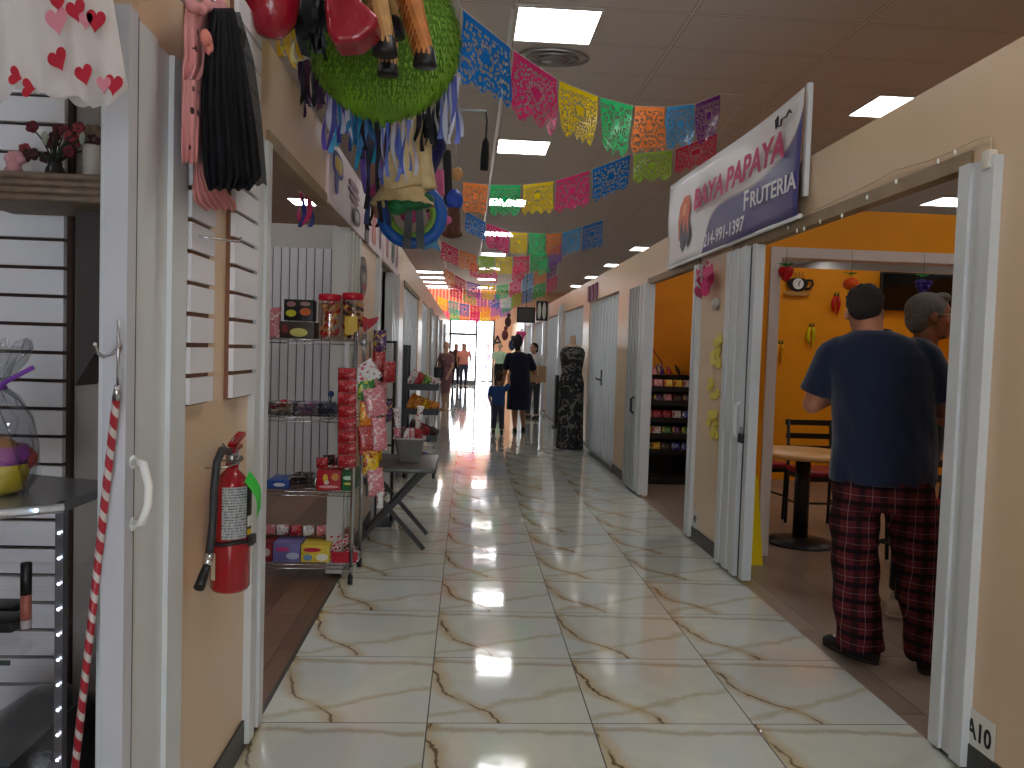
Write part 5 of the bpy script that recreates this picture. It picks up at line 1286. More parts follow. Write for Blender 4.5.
# ------------------------------------------------------------------ clothes on hangers
def spot_mat():
    k = NT('dotted_pink'); v = k.n('TexVoronoi', feature='F1'); v.inputs['Scale'].default_value = 21; v.inputs['Randomness'].default_value = .45
    k.l(k.tc.outputs['Object'], v.inputs['Vector']); a = k.mix(k.math('LESS_THAN', v.outputs['Distance'], .16), (206, 140, 140), (50, 24, 34))
    k.l(a, k.b.inputs['Base Color']); k.b.inputs['Roughness'].default_value = .85; return k.m
def garment(t, name, pts, x, m, depth=.05, folds=8, layers=1, amp=.01):
    """pts: rows of (u_left, u_right, v) seen on the plane x"""
    for L in range(2):
        P = []
        for i in range(len(pts)):
            ul, ur, v = pts[i]; row = []
            for j in range(26):
                f = j/25; xx = x+(L-.5)*depth*math.sin(PI*f)**.5+amp*math.sin(f*folds*2*PI+i*.3)*(i/len(pts))*(1 if L == 1 else .6)
                row.append(at(ul+(ur-ul)*f, v+1.5*math.sin(f*folds*4)*(1 if i == len(pts)-1 else 0), x=xx))
            P.append(row)
        b = MB(t); b.grid(P); b.build(name, m, t)
PD = spot_mat()
t = thing('dotted_dress', 'pink child\'s dress with dark dots and ruffled collar hanging on the slat strip', 'dress', at(200, 60, x=-.63))
garment(t, 'bodice', [(185, 210, 8), (183, 212, 30), (184, 216, 55), (182, 219, 66), (182, 206, 80)], -.645, PD, .04, 3)
garment(t, 'skirt', [(182, 206, 80), (181, 204, 120), (181, 202, 150), (182, 201, 163)], -.64, PD, .05, 4)
garment(t, 'underskirt', [(194, 203, 160), (194, 212, 176), (192, 225, 190), (194, 236, 202), (205, 237, 210)], -.655, PD, .03, 6, amp=.014)
for q in range(5):
    b = MB(t); c = at(193+7*q, 6+3*(q % 2), x=-.62); b.ell(c, (.016, .018, .014), 10, 8); b.build('ruffle', mat((208, 144, 146), .85), t)
b = MB(t); c = at(206, 38, x=-.60); b.ell(c, (.012, .02, .018), 10, 8); b.ell(c+V(0, .02, -.012), (.01, .012, .018), 10, 8); b.build('bow', mat((206, 124, 110), .8), t)
BT = sheer((15, 17, 26), .93, 'black_tulle')
t = thing('tulle_dress', 'black tulle child\'s skirt hanging next to the pink dotted dress', 'skirt', at(228, 90, x=-.6))
garment(t, 'skirt_layer', [(212, 234, 8), (206, 242, 40), (201, 250, 90), (202, 258, 140), (204, 262, 175), (208, 250, 190)], -.62, BT, .07, 7, amp=.016)
garment(t, 'inner_layer', [(212, 234, 10), (207, 240, 50), (204, 246, 110), (206, 248, 170), (210, 246, 187)], -.63, mat((14, 15, 22), .9), .05, 6)
garment(t, 'outer_layer', [(222, 240, 12), (224, 254, 60), (226, 262, 120), (234, 266, 172), (236, 267, 185)], -.60, sheer((20, 22, 30), .6), .04, 5, amp=.01)
for k, (u, lab) in enumerate(((196, 'metal hanger hook holding the pink dotted dress'), (222, 'metal hanger hook holding the black tulle skirt'))):
    c = at(u, 4, x=-.64); t = thing('clothes_hanger', lab, 'hanger', c)
    b = MB(t); b.tube([c+V(-.05, 0, .06), c+V(0, 0, .075), c+V(.01, 0, .06), c+V(0, 0, .03), c], .003, 6); b.tube([c+V(0, -.09, -.03), c, c+V(0, .09, -.03)], .004, 6); b.build('hook', CHROME, t)
for k, (u, v) in enumerate(((240, 40), (237, 36))):
    c = at(u, v, x=-.62); b = MB(c); b.obox(c, V(.012, 0, 0), V(0, .006, 0), V(0, .008, .022)); tag(b.build('hanger_clip', CHROME), ('chrome clip on the waist of the black tulle skirt, outer one', 'chrome clip on the waist of the black tulle skirt, inner one')[k], 'clip')
c = at(208, 236, x=-.66); t = thing('slatwall_hook', 'thin chrome display hook sticking out of the first slat strip', 'hook', c)
b = MB(t); b.tube([c+V(-.03, 0, 0), c+V(.01, .02, -.004), c+V(.05, .09, 0), c+V(.052, .10, .012)], .0028, 6); b.build('arm', CHROME, t); b = MB(t); b.tube([c+V(-.03, -.02, 0), c+V(-.03, .03, 0)], .004, 6); b.build('bracket', CHROME, t)

# ------------------------------------------------------------------ fire extinguisher
ex = -.648; eyy = at(231, 530, x=ex).y
q = lambda u, v: at(u, v, x=ex)
zb, ztp = at(231, 589, x=ex).z, at(233, 478, x=ex).z
t = thing('fire_extinguisher', 'red fire extinguisher with grey label hung on the tan wall beside the white post', 'fire extinguisher', (ex, eyy, zb))
RED = mat((150, 10, 26), .22, coat=.5); r = .053
b = MB(t); b.lathe((ex, eyy, zb), [(.02, 0), (r*.9, .004), (r, .014), (r, ztp-zb-.03), (r*.86, ztp-zb-.006), (r*.5, ztp-zb+.018), (.018, ztp-zb+.026), (.018, ztp-zb+.045)], 32); b.build('cylinder', RED, t)
def arc_label(z0, z1, a0, a1, m, rr=r+.0012, name='label'):
    b = MB(t); P = [[V(ex+rr*math.cos(a0+(a1-a0)*j/16), eyy+rr*math.sin(a0+(a1-a0)*j/16), z) for j in range(17)] for z in (z1, z0)]; b.grid(P); return b.build(name, m, t)
def print_mat():
    k = NT('fine_print'); X, Y, Z = k.xyz(k.tc.outputs['Object']); f = k.math('FRACT', k.math('MULTIPLY', Z, 130)); n = k.noise(k.scalexyz(k.tc.outputs['Object'], (300, 300, 60)), 1, 1)
    a = k.mix(k.math('MULTIPLY', k.math('LESS_THAN', f, .45), k.math('GREATER_THAN', n, .47)), (160, 162, 164), (70, 72, 74)); k.l(a, k.b.inputs['Base Color']); return k.m
arc_label(zb+.155, zb+.30, -1.75, -.45, print_mat())
arc_label(zb+.155, zb+.30, -.45, .2, BLACK); arc_label(zb+.185, zb+.215, -.40, .1, mat((220, 220, 216), .5), r+.002); arc_label(zb+.162, zb+.178, -.40, .1, mat((210, 180, 40), .5), r+.002)
arc_label(zb+.04, zb+.115, -2.5, -2.1, mat((206, 196, 170), .5))
b = MB(t); b.tube([V(ex+(r+.004)*math.cos(a*PI/12), eyy+(r+.004)*math.sin(a*PI/12), zb+.145+.003*math.sin(a)) for a in range(24)], .006, 6, closed=True); b.box((ex+r, eyy-.02, zb+.132), (ex+r+.012, eyy+.02, zb+.158)); b.build('strap', BLACK, t)
zt_ = ztp+.04
b = MB(t); b.cyl((ex, eyy, zt_), (ex, eyy, zt_+.04), .017); b.cyl((ex, eyy, zt_+.02), (ex+.03, eyy-.02, zt_+.02), .009); b.build('valve', STEEL, t)
b = MB(t); b.obox((ex+.005, eyy+.01, zt_+.045), V(.011, 0, 0), V(0, .035, .004), V(0, 0, .005)); b.obox((ex+.005, eyy+.025, zt_+.068), V(.011, 0, 0), V(0, .048, .012), V(0, -.002, .005)); b.build('lever', RED, t)
b = MB(t); b.tube([V(ex, eyy+.015, zt_+.05)+V(.0, .03*math.cos(a*PI/8), .022*math.sin(a*PI/8)) for a in range(16)], .0022, 6, closed=True); b.tube([V(ex-.02, eyy-.02, zt_+.06), V(ex+.01, eyy-.06, zt_+.045), V(ex+.0, eyy-.09, zt_+.04)], .003, 6); b.build('safety_pin', STEEL, t)
hx_ = [at(u, v, x=xx) for u, v, xx in ((229, 452, ex), (222, 450, ex+.01), (217, 462, ex+.01), (214, 490, ex), (213, 520, ex-.005), (211, 542, ex-.005), (209, 556, ex-.005))]
b = MB(t); b.tube(hx_, .0105, 10); b.build('hose', mat((46, 46, 50), .5), t)
b = MB(t); b.tube([hx_[-1]+V(0, 0, .005), at(207, 566, x=ex-.005)], .0125, 10); b.build('ferrule', CHROME, t)
b = MB(t); b.tube([at(207, 565, x=ex-.005), at(199, 588, x=ex-.005)], [.010, .014], 10); b.build('nozzle', BLACK, t)
b = MB(t); b.tube([V(LX+.01, eyy-.07, zt_+.0), V(ex, eyy-.06, zt_+.0), V(ex+.02, eyy, zt_+.005), V(ex, eyy+.06, zt_+.0), V(LX+.01, eyy+.07, zt_)], .003, 6); b.build('bracket', CHROME, t)
b = MB(t); g0, g1 = at(247, 476, x=ex+.06), at(262, 513, x=ex+.085)
b.grid([[g0.lerp(g1, f)+V(.012*math.sin(f*4), dx, (dx-.0)*.55) for dx in (-.022, 0, .022)] for f in (0, .2, .4, .6, .8, 1)]); b.build('inspection_tag', mat((60, 200, 70), .5), t)

# ------------------------------------------------------------------ posters on the fascia
def poster_mat(seed):
    k = NT('poster_paper'); P = k.tc.outputs['Object']; n = k.noise(P, 3+seed, 2); a = k.mix(n, (196, 170, 176), (222, 206, 208)); k.l(a, k.b.inputs['Base Color']); k.b.inputs['Roughness'].default_value = .35; return k.m
def poster(label, y0, y1, z0, z1, shapes, x=LX+.02):
    t = thing('wall_poster', label, 'poster', (x, (y0+y1)/2, z0), group='pale pink posters on the header above the candy stall')
    b = MB(t); b.box((LX+.002, y0, z0), (x, y1, z1)); b.build('sheet', poster_mat(len(shapes)), t)
    for sy, sz, ry, rz_, c, a in shapes:
        b = MB(t); yy = y0+(y1-y0)*sy; zz = z0+(z1-z0)*sz; pl = []
        for i in range(20):
            q = 2*PI*i/20; p_, r_ = ry*math.copysign(abs(math.cos(q))**.7, math.cos(q)), rz_*math.copysign(abs(math.sin(q))**.7, math.sin(q)); pl.append(V(x+.001+.0012*shapes.index((sy, sz, ry, rz_, c, a)), yy+p_*math.cos(a)-r_*math.sin(a), zz+p_*math.sin(a)+r_*math.cos(a)))
        b.plate(pl, V(1, 0, 0), .002); b.build('printed_shape', mat(c, .5), t)
poster('pink beauty poster with a yellow and blue drawing, closest on the header', 3.82, 5.12, 2.04, 2.37,
       [(.18, .70, .16, .060, (70, 80, 150), 0), (.19, .70, .11, .042, (216, 184, 60), 0), (.15, .42, .05, .06, (90, 100, 160), 0), (.60, .72, .19, .016, (150, 110, 130), 0), (.60, .60, .21, .016, (150, 110, 130), 0), (.60, .48, .17, .014, (150, 110, 130), 0), (.68, .24, .13, .050, (90, 84, 92), 0), (.68, .24, .08, .030, (176, 166, 168), 0)])
b = MB((LX+.01, 5.2, 2.05)); b.box((LX+.002, 5.14, 2.04), (LX+.024, 5.30, 2.37)); tag(b.build('wall_poster', mat((96, 84, 86), .5)), 'narrow dark upright poster between the pink posters', 'poster')
poster('pink poster with red bottle shapes in the middle of the header row', 5.34, 6.2, 2.04, 2.36, [(.3, .6, .10, .08, (200, 110, 110), 0), (.3, .3, .12, .06, (206, 130, 124), 0), (.75, .5, .05, .11, (110, 96, 104), .1)])
poster('pink poster with dark and green figures farthest along the header row', 6.25, 7.6, 2.04, 2.36, [(.2, .5, .10, .11, (176, 120, 130), 0), (.55, .5, .13, .10, (120, 132, 120), 0), (.55, .5, .08, .06, (80, 96, 90), .2), (.85, .5, .06, .10, (186, 140, 150), 0)])
t = thing('oval_sign', 'tall oval dark picture sign on the tan wall beyond the candy stall', 'sign', (LX+.01, 5.2, 1.81))
b = MB(t); b.plate([V(LX+.003, 5.17+.17*math.cos(a*PI/16), 1.81+.128*math.sin(a*PI/16)) for a in range(32)], V(1, 0, 0), .012); b.build('board', mat((96, 84, 80), .4), t)
for zz, c in ((.05, (60, 54, 56)), (-.01, (150, 140, 132)), (-.07, (150, 60, 70))):
    b = MB(t); b.plate([V(LX+.016, 5.17+.10*math.cos(a*PI/8), 1.81+zz+.024*math.sin(a*PI/8)) for a in range(16)], V(1, 0, 0), .002); b.build('printed_shape', mat(c, .5), t)
# ------------------------------------------------------------------ hanging piñatas on the left
random.seed(11)
CORD = mat((190, 186, 176), .7)
def hang_cord(t, p, top=CZ-.004):
    b = MB(t); b.cyl(p, V(p.x, p.y, top), .002, n=5); b.build('cord', CORD, t)
def crinkle(c, s=.6): return mat(c, .42, noise=.22, nscale=18, bump=s, bscale=34, name='crinkled_paper')
# green round one, covered in fringe
c = V(-.352, 3.05, 2.525); Rr = .296; dep = .11
t = thing('round_pinata', 'large round piñata covered in grass-green paper fringe', 'piñata', c)
b = MB(t); P = []
b.ell(c, (Rr-.012, dep, Rr-.012), 40, 24); b.build('drum', mat((70, 110, 16), .8), t)
b = MB(t)
def strip(b, p, n, L, w, droop):
    d = V(0, 0, -1); tt = (d-n*d.dot(n)); tt = tt.normalized() if tt.length > .2 else V(0, 0, -1)
    s_ = n.cross(tt); s_ = s_.normalized() if s_.length > .01 else V(1, 0, 0)
    q1 = p+tt*L*.5+n*droop; q2 = p+tt*L+n*droop*1.7+V(0, 0, -.004)
    b.add([p-s_*w, p+s_*w, q1+s_*w*.9, q1-s_*w*.9, q2+s_*w*.5, q2-s_*w*.5], [(0, 1, 2, 3), (3, 2, 4, 5)])
nrow = 34
for i in range(nrow):
    th = .10+(PI-.14)*i/(nrow-1); nphi = int(150*math.sin(th))+6
    for j in range(nphi):
        ph = 2*PI*j/nphi+random.uniform(-.02, .02)
        n = V(math.sin(th)*math.cos(ph), math.sin(th)*math.sin(ph), math.cos(th))
        if n.y > .55: continue
        p = c+V(n.x*Rr, n.y*dep, n.z*Rr)-n*.012; nn = V(n.x/Rr, n.y/dep, n.z/Rr).normalized()
        strip(b, p+V(0, 0, random.uniform(-.006, .006)), nn, random.uniform(.022, .034), .0042, random.uniform(.004, .012))
b.m = 0
b.build('fringe', mat((104, 146, 26), .65, noise=.35, nscale=14, transl=.15, name='green_fringe'), t)
hang_cord(t, c+V(0, 0, Rr-.01))
# tan fringed animal with black hooves
yL = 2.72; body_c = V(-.26, 2.85, 2.86)
t = thing('animal_pinata', 'tan fringed four-legged piñata with black hooves hanging in front of the green disc', 'piñata', body_c)
TANF = mat((196, 150, 92), .7, noise=.3, nscale=20, transl=.12, name='tan_fringe'); ORF = mat((190, 118, 56), .7, noise=.3, nscale=20, transl=.12, name='orange_fringe')
b = MB(t); b.ell(body_c, (.17, .17, .12)); b.ell(body_c+V(.16, -.06, .14), (.06, .08, .10)); b.build('body', TANF, t)
def fleg(pt, pb, r0, r1, m, hoofdir=0, nm='leg'):
    b = MB(t); b.tube([pt, pb], [r0*.8, r1*.8], 12); d = (pb-pt)
    k = int(d.length/.020)
    for i in range(k):
        f = i/k; r = (r0*(1-f)+r1*f)
        for j in range(14):
            a = 2*PI*j/14+i*.5; n = V(math.cos(a), math.sin(a), 0); strip(b, pt+d*f+n*r*.85, n, .036, .0075, .008)
    o = b.build(nm, m, t)
    h = MB(t); h.lathe(pb+V(0, 0, -.052), [(.001, 0), (r1*1.25, 0), (r1*1.2, .015), (r1*.95, .055), (r1*.6, .07)], 14, smooth=True, sx=1.15); h.build('hoof', mat((22, 22, 26), .45), o)
pz = lambda u, v, y: at(u, v, y=y)
fleg(pz(372, -40, 2.66), pz(385, 50, 2.60)+V(0, 0, .035), .040, .030, TANF)
fleg(pz(402, -40, 2.66), pz(425, 60, 2.60)+V(0, 0, .03), .044, .028, ORF)
fleg(pz(388, -20, 2.80), pz(388, 66, 2.76)+V(0, 0, .02), .036, .026, TANF)
fleg(pz(372, -60, 2.92), pz(393, 22, 2.70), .036, .030, TANF)
hang_cord(t, body_c+V(0, 0, .1))
# red shiny boot and red ball, black and yellow streamers
SR = mat((150, 14, 38), .26, coat=.3, bump=.9, bscale=14, name='red_foil')
p1, p2, p3, p4 = pz(355, -50, 2.55), pz(347, 18, 2.52), pz(350, 40, 2.50), pz(362, 42, 2.46)
t = thing('boot_pinata', 'shiny red foil boot shaped piñata foot beside the tan fringed legs', 'piñata', p2)
b = MB(t); b.plate([pz(u, v, 2.56) for u, v in ((331, -60), (364, -60), (361, 0), (366, 17), (383, 33), (380, 43), (364, 56), (342, 58), (334, 48), (331, 20))], V(0, -1, 0), .13)
organic(b, .007, 9).build('boot', SR, t)
hang_cord(t, p1+V(0, 0, .3))
c = pz(272, -8, 2.5); t = thing('foil_ball', 'shiny red round foil ball hanging at the wall end of the piñatas', 'piñata', c)
b = MB(t); b.lathe(c, [(.005, -.140), (.04, -.132), (.075, -.09), (.086, -.04), (.088, .0), (.085, .07), (.06, .13), (.01, .16)], 12); b.build('ball', SR, t); hang_cord(t, c+V(0, 0, .15))
def streamers(label, u0, u1, v0, v1, y, cols, n, w=.012, name='streamer_bunch', curl=.03, seed=0, m_=None):
    random.seed(seed); c = at((u0+u1)/2, v0, y=y); t = thing(name, label, 'streamers', c)
    b = MB(t); b.tube([at(u0, v0, y=y), at(u1, v0-2, y=y)], .006, 6); b.build('rod', CORD, t)
    for i in range(n):
        f = (i+.5)/n; u = u0+(u1-u0)*f; vb = v1-random.uniform(0, .35)*(v1-v0); p0 = at(u, v0, y=y+random.uniform(-.05, .05)); p1 = at(u+random.uniform(-4, 4), vb, y=p0.y)
        P = []; ph = random.uniform(0, 6)
        for q in range(12):
            g = q/11; p = p0.lerp(p1, g)+V(curl*.5*math.sin(g*5+ph)*g, curl*math.cos(g*4+ph)*g, 0); tw = ph+g*2.2
            P.append([p+V(math.cos(tw), math.sin(tw), 0)*w*k for k in (-1, 0, 1)])
        b = MB(t); b.grid(P); b.build('ribbon', mat(cols[i % len(cols)], .5, transl=.25), t)
    hang_cord(t, c); return t
streamers('black satin streamers hanging between the red ball and the red boot', 300, 331, -30, 58, 2.65, [(16, 16, 20), (26, 26, 32)], 10, .016, seed=1)
streamers('short yellow and cream streamers under the red foil ball', 274, 302, 20, 66, 2.9, [(216, 190, 50), (226, 216, 160), (200, 160, 40)], 9, .010, seed=2)
streamers('dark purple and black streamers between the yellow ones and the fascia', 300, 326, 60, 122, 3.3, [(50, 26, 60), (24, 22, 30), (90, 40, 70)], 10, .014, seed=3)
streamers('blue, violet and white ribbons hanging below the green disc beside the posters', 326, 352, 84, 156, 3.7, [(110, 90, 190), (60, 150, 200), (210, 210, 226), (70, 70, 150)], 12, .012, seed=4)
streamers('turquoise and black ribbons hanging above the pink posters', 350, 376, 90, 172, 3.9, [(40, 150, 190), (24, 24, 30), (60, 120, 180), (30, 40, 60)], 11, .018, seed=5)
streamers('purple, slate and rose ribbons hanging close to the fascia', 364, 390, 110, 225, 4.3, [(90, 60, 150), (60, 70, 120), (40, 36, 46), (170, 60, 110), (150, 110, 90)], 13, .014, seed=6)
streamers('curled periwinkle and silver ribbons in front of the tan crinkled legs', 380, 414, 120, 186, 4.0, [(120, 140, 220), (216, 218, 228), (90, 110, 200)], 11, .010, seed=7)
streamers('periwinkle and silver ribbons at the aisle edge of the green disc', 441, 460, 76, 145, 3.6, [(120, 136, 220), (206, 210, 224), (80, 90, 170)], 8, .013, seed=8)
streamers('black lace streamers with white edges near the small navy sash', 418, 440, 96, 152, 4.2, [(18, 18, 24), (30, 30, 40), (200, 200, 206)], 10, .013, seed=9)
streamers('black cords and dark ribbons near the tall ring piñata', 366, 384, 190, 240, 4.6, [(22, 20, 26), (40, 30, 50)], 7, .010, seed=10)
def lump(t, name, balls, m, vox=.008, tubes=()):
    b = MB()
    for p, r in balls: b.ell(p, r)
    for pts, rs in tubes: b.tube(pts, rs, 14)
    o = organic(b, vox, 3); o.o = Vector(t.location); return o.build(name, m, t)
# tan crinkled trousers figure with green hem and ring
y = 4.25; c = pz(405, 120, y); t = thing('figure_pinata', 'tan crinkled paper figure piñata with green ruffled hem below the green disc', 'piñata', c)
lump(t, 'tunic', [(pz(405, 115, y), (.09, .07, .08))], crinkle((206, 180, 128)), tubes=[([pz(405, 112, y), pz(406, 150, y), pz(402, 185, y), pz(404, 192, y)], [.075, .085, .125, .12]), ([pz(424, 118, y), pz(424, 160, y), pz(428, 190, y)], [.04, .045, .05])])
for q in range(16):
    a = 2*PI*q/16; b = MB(t); b.grid([[pz(403, 188+4*k, y)+V((.115+.02*k)*math.cos(a+s_*.22), (.09+.015*k)*math.sin(a+s_*.22), -.01*k+.006*(s_ % 2)) for s_ in range(3)] for k in range(4)]); b.build('hem_ruffle', crinkle((206, 180, 128)), t)
lump(t, 'green_band', [(pz(412, 200, y), (.125, .09, .055)), (pz(398, 206, y), (.06, .06, .05))], crinkle((20, 110, 60), .8))
lump(t, 'green_collar', [(pz(428, 124, y), (.042, .04, .05))], crinkle((20, 120, 64), .9))
hang_cord(t, c+V(0, 0, .05))
y = 4.45; c = pz(412, 215, y); t = thing('ring_pinata', 'blue and green ring shaped piñata with two grey strips under the tan figure', 'piñata', c)
for r_, m_, nm in ((.165, (20, 86, 170), 'outer_ring'), (.125, (110, 150, 50), 'inner_ring')):
    b = MB(t); b.tube([c+V(r_*math.cos(a), 0, r_*math.sin(a)*.95) for a in [2*PI*i/40 for i in range(40)]], .030 if nm == 'outer_ring' else .02, 10, closed=True, sx=1.2); b.build(nm, crinkle(m_), t)
lump(t, 'pink_center', [(c+V(-.01, 0, .0), (.06, .035, .05))], crinkle((200, 60, 120)))
for du in (-3, 7):
    b = MB(t); a_, b_ = pz(412+du, 208, y-.06), pz(411+du*1.4, 249, y-.06); b.grid([[a_.lerp(b_, g)+V(k*.022, .01*math.sin(g*5), 0) for k in (-1, 0, 1)] for g in [i/8 for i in range(9)]]); b.build('grey_strip', mat((74, 76, 80), .5), t)
hang_cord(t, c+V(0, 0, .16))
y = 4.6; c = pz(428, 130, y); t = thing('sash_pinata', 'navy blue draped piñata limb beside the black lace streamers', 'piñata', c)
lump(t, 'limb', [], crinkle((20, 30, 92), .3), tubes=[([pz(432, 118, y), pz(430, 145, y), pz(422, 175, y), pz(421, 192, y)], [.09, .10, .07, .04])]); hang_cord(t, c+V(0, 0, .1))
y = 4.8; c = pz(436, 180, y); t = thing('boot_pinata', 'pink piñata boot with black shin hanging above the aisle', 'piñata', c)
lump(t, 'leg', [], crinkle((206, 96, 140)), tubes=[([pz(436, 170, y), pz(436, 196, y)], [.05, .055])])
lump(t, 'shin', [], mat((24, 22, 26), .6), tubes=[([pz(432, 192, y), pz(434, 213, y)], [.052, .05])])
lump(t, 'foot', [(pz(435, 215, y), (.052, .06, .045)), (pz(443, 220, y-.04), (.055, .06, .036))], crinkle((206, 96, 140))); hang_cord(t, c+V(0, 0, .04))
y = 5.0; c = pz(455, 190, y); t = thing('doll_pinata', 'small piñata with blond curls, bright blue dress and brown fringed feet', 'piñata', c)
lump(t, 'curls', [(pz(457+3*math.cos(i*1.3), 174+4*math.sin(i*1.3), y), (.022, .022, .022)) for i in range(6)], crinkle((206, 160, 100)))
lump(t, 'dress', [(pz(454, 200, y), (.06, .05, .07))], crinkle((40, 80, 190), 1)); lump(t, 'legs', [(pz(452, 234, y), (.07, .05, .03))], crinkle((92, 48, 26), 1), tubes=[([pz(454, 208, y), pz(452, 236, y)], [.04, .06])])
lump(t, 'black_arm', [], mat((26, 26, 30), .6), tubes=[([pz(447, 150, y), pz(448, 205, y)], [.028, .03])]); hang_cord(t, c+V(0, 0, .12))
t = thing('star_ornament', 'small blue and silver pointed ornament under the pink boot', 'ornament', pz(432, 242, 5.4)); c = pz(432, 242, 5.4)
b = MB(t); b.plate([c+V(math.cos(a)*(.09 if i % 2 else .035), 0, math.sin(a)*(.09 if i % 2 else .035)) for i, a in enumerate([PI*k/4 for k in range(8)])], V(0, 1, 0), .02); b.build('star', mat((90, 160, 210), .4), t); hang_cord(t, c+V(0, 0, .03))
# bracket with a hanging black tassel
y = 5; a_, b_ = pz(458, 110, y), pz(486, 111, y); t = thing('hanging_tassel', 'black tassel hanging from a pale horizontal arm beside the green disc', 'tassel', b_)
b = MB(t); b.tube([a_, b_], .008, 8); b.build('arm', mat((176, 190, 200), .4), t)
b = MB(t); p = pz(486, 138, y); b.tube([b_+V(-.03, 0, .005), b_, pz(487, 120, y), p], .006, 6); b.build('cord', BLACK, t)
b = MB(t); q_ = pz(484, 170, y); b.tube([p, p.lerp(q_, .15), p.lerp(q_, .6), q_], [.010, .022, .027, .026], 12); b.build('tassel', mat((24, 24, 26), .9, bump=.6), t)
b = MB(t); b.cyl(a_, V(a_.x, a_.y, CZ-.004), .003, n=5); b.build('support_wire', CORD, t)
# ribbons inside the stall
streamers('pink and striped party ribbons hanging inside the candy stall doorway', 299, 314, 192, 228, 3.9, [(206, 60, 110), (60, 70, 150), (190, 50, 90)], 5, .012, seed=12)

# ------------------------------------------------------------------ wire rack in the candy stall
WX0, WX1, WY0, WY1 = -1.56, -.625, 4.39, 4.75
t = thing('wire_rack', 'chrome wire shelving rack on casters at the candy stall doorway', 'rack', (WX1, WY0, 0)); RK = t
zS = [at(320, v, y=WY0).z for v in (340, 418, 492, 565)]
for x in (WX0, WX1):
    for yy in (WY0, WY1):
        b = MB(t); b.cyl((x, yy, .085), (x, yy, zS[0]+.05), .0125, n=12); b.build('post', CHROME, t)
        b = MB(t); b.tube([(x-.012, yy, .03+.026*1)]+[(x, yy, .05), (x, yy, .085)], .007, 6); b.cyl((x-.012, yy, .09), (x+.012, yy, .09), .014); o = b.build('caster', STEEL, t)
        b = MB(t); b.cyl((x-.012, yy-.01, .027), (x+.012, yy-.01, .027), .027, n=16); b.build('wheel', BLACK, o)
for z in zS:
    b = MB(t)
    for zz in (z, z-.022):
        b.tube([(WX0, WY0, zz), (WX1, WY0, zz), (WX1, WY1, zz), (WX0, WY1, zz)], .0032, 6, closed=True)
    n = 38
    for i in range(n+1):
        x = WX0+(WX1-WX0)*i/n; b.cyl((x, WY0, z+.003), (x, WY1, z+.003), .0016, n=5)
    pts = []
    for i in range(61): pts.append((WX0+(WX1-WX0)*i/60, WY0, z-(.022 if i % 2 else 0)))
    b.tube(pts, .0016, 5); b.build('wire_shelf', CHROME, t)
RG = 'sweets on the wire rack shelves'
def box_item(name, label, u0, u1, v0, v1, y, d, c, cat='box', marks=(), grp=None, lid=None, zb=None, r=.003):
    a, bb = at(u0, v0, y=y), at(u1, v1, y=y); z0 = zb if zb is not None else bb.z
    t = thing(name, label, cat, ((a.x+bb.x)/2, y, z0), group=grp)
    b = MB(t); b.rbox((a.x, y, z0), (bb.x, y+d, a.z), r); b.build('carton', c if not isinstance(c, tuple) else mat(c, .45), t)
    for (f0, g0, f1, g1, mc) in marks:
        b = MB(t); w, h = bb.x-a.x, a.z-z0; cx_, cz_ = a.x+w*(f0+f1)/2, z0+h*(g0+g1)/2
        b.plate([(cx_+w*(f1-f0)/2*math.cos(q)*1.05, y-.0005, cz_+h*(g1-g0)/2*math.sin(q)*1.05) for q in [2*PI*i/14 for i in range(14)]], V(0, -1, 0), .0015); b.build('print', mat(mc, .5), t)
    return t
top = zS[0]+.006
box_item('candy_box', 'black box printed with yellow and orange fruit on the top rack shelf', 284, 313, 299, 321, 4.42, .10, (24, 20, 22), zb=at(284, 320, y=4.42).z, marks=((.08, .18, .42, .5, (190, 190, 40)), (.55, .25, .92, .6, (200, 100, 50)), (.1, .65, .4, .9, (160, 110, 110)), (.55, .7, .9, .9, (150, 120, 110))))
box_item('candy_box', 'flat black and brown box under the fruit-printed box on the rack', 280, 314, 321, 336, 4.41, .14, (58, 44, 36), zb=top, marks=((.3, .1, .8, .6, (200, 196, 110)), (.05, .3, .25, .8, (120, 40, 40))))
def jar(label, u0, u1, v0, y, cols, seed):
    random.seed(seed); a, bb = at(u0, v0, y=y), at(u1, 336, y=y); r = (bb.x-a.x)/2; c = V((a.x+bb.x)/2, y+r, top); H = a.z-top
    t = thing('candy_jar', label, 'jar', c, group='red-lidded sweet jars on the top rack shelf')
    b = MB(t); b.lathe(c, [(r*.9, 0), (r*.97, .01), (r*.97, H*.8), (r*.9, H*.87)], 24); b.build('jar', glass_mat((240, 226, 216), .86, 'jar_plastic'), t)
    b = MB(t); b.lathe(c, [(r*.92, H*.86), (r*.96, H*.87), (r*.96, H*.98), (r*.9, H)], 24); b.build('lid', mat((190, 20, 44), .35), t)
    for i in range(60):
        q = random.uniform(0, 2*PI); rr = r*.76*math.sqrt(random.random()); z = .02+random.random()*H*.72; b = MB(t); p = c+V(rr*math.cos(q), rr*math.sin(q), z)
        d = V(random.uniform(-1, 1), random.uniform(-1, 1), random.uniform(-1, 1)).normalized()*r*.26; b.tube([p-d, p, p+d], [.005, r*.2, .005], 6); b.build('sweet', mat(cols[i % len(cols)], .35), t)
    if seed % 2: return
    b = MB(t); P = [[c+V((r*.985)*math.cos(-PI/2+.3*j-.6), (r*.985)*math.sin(-PI/2+.3*j-.6), z) for j in range(5)] for z in (H*.5, H*.12)]; b.grid(P); b.build('label', mat((206, 170, 70), .5), t)
jar('red-lidded jar of peach and red sweets on the top shelf beside the black box', 316, 339, 293, 4.42, [(226, 160, 90), (206, 60, 60), (230, 190, 130)], 21)
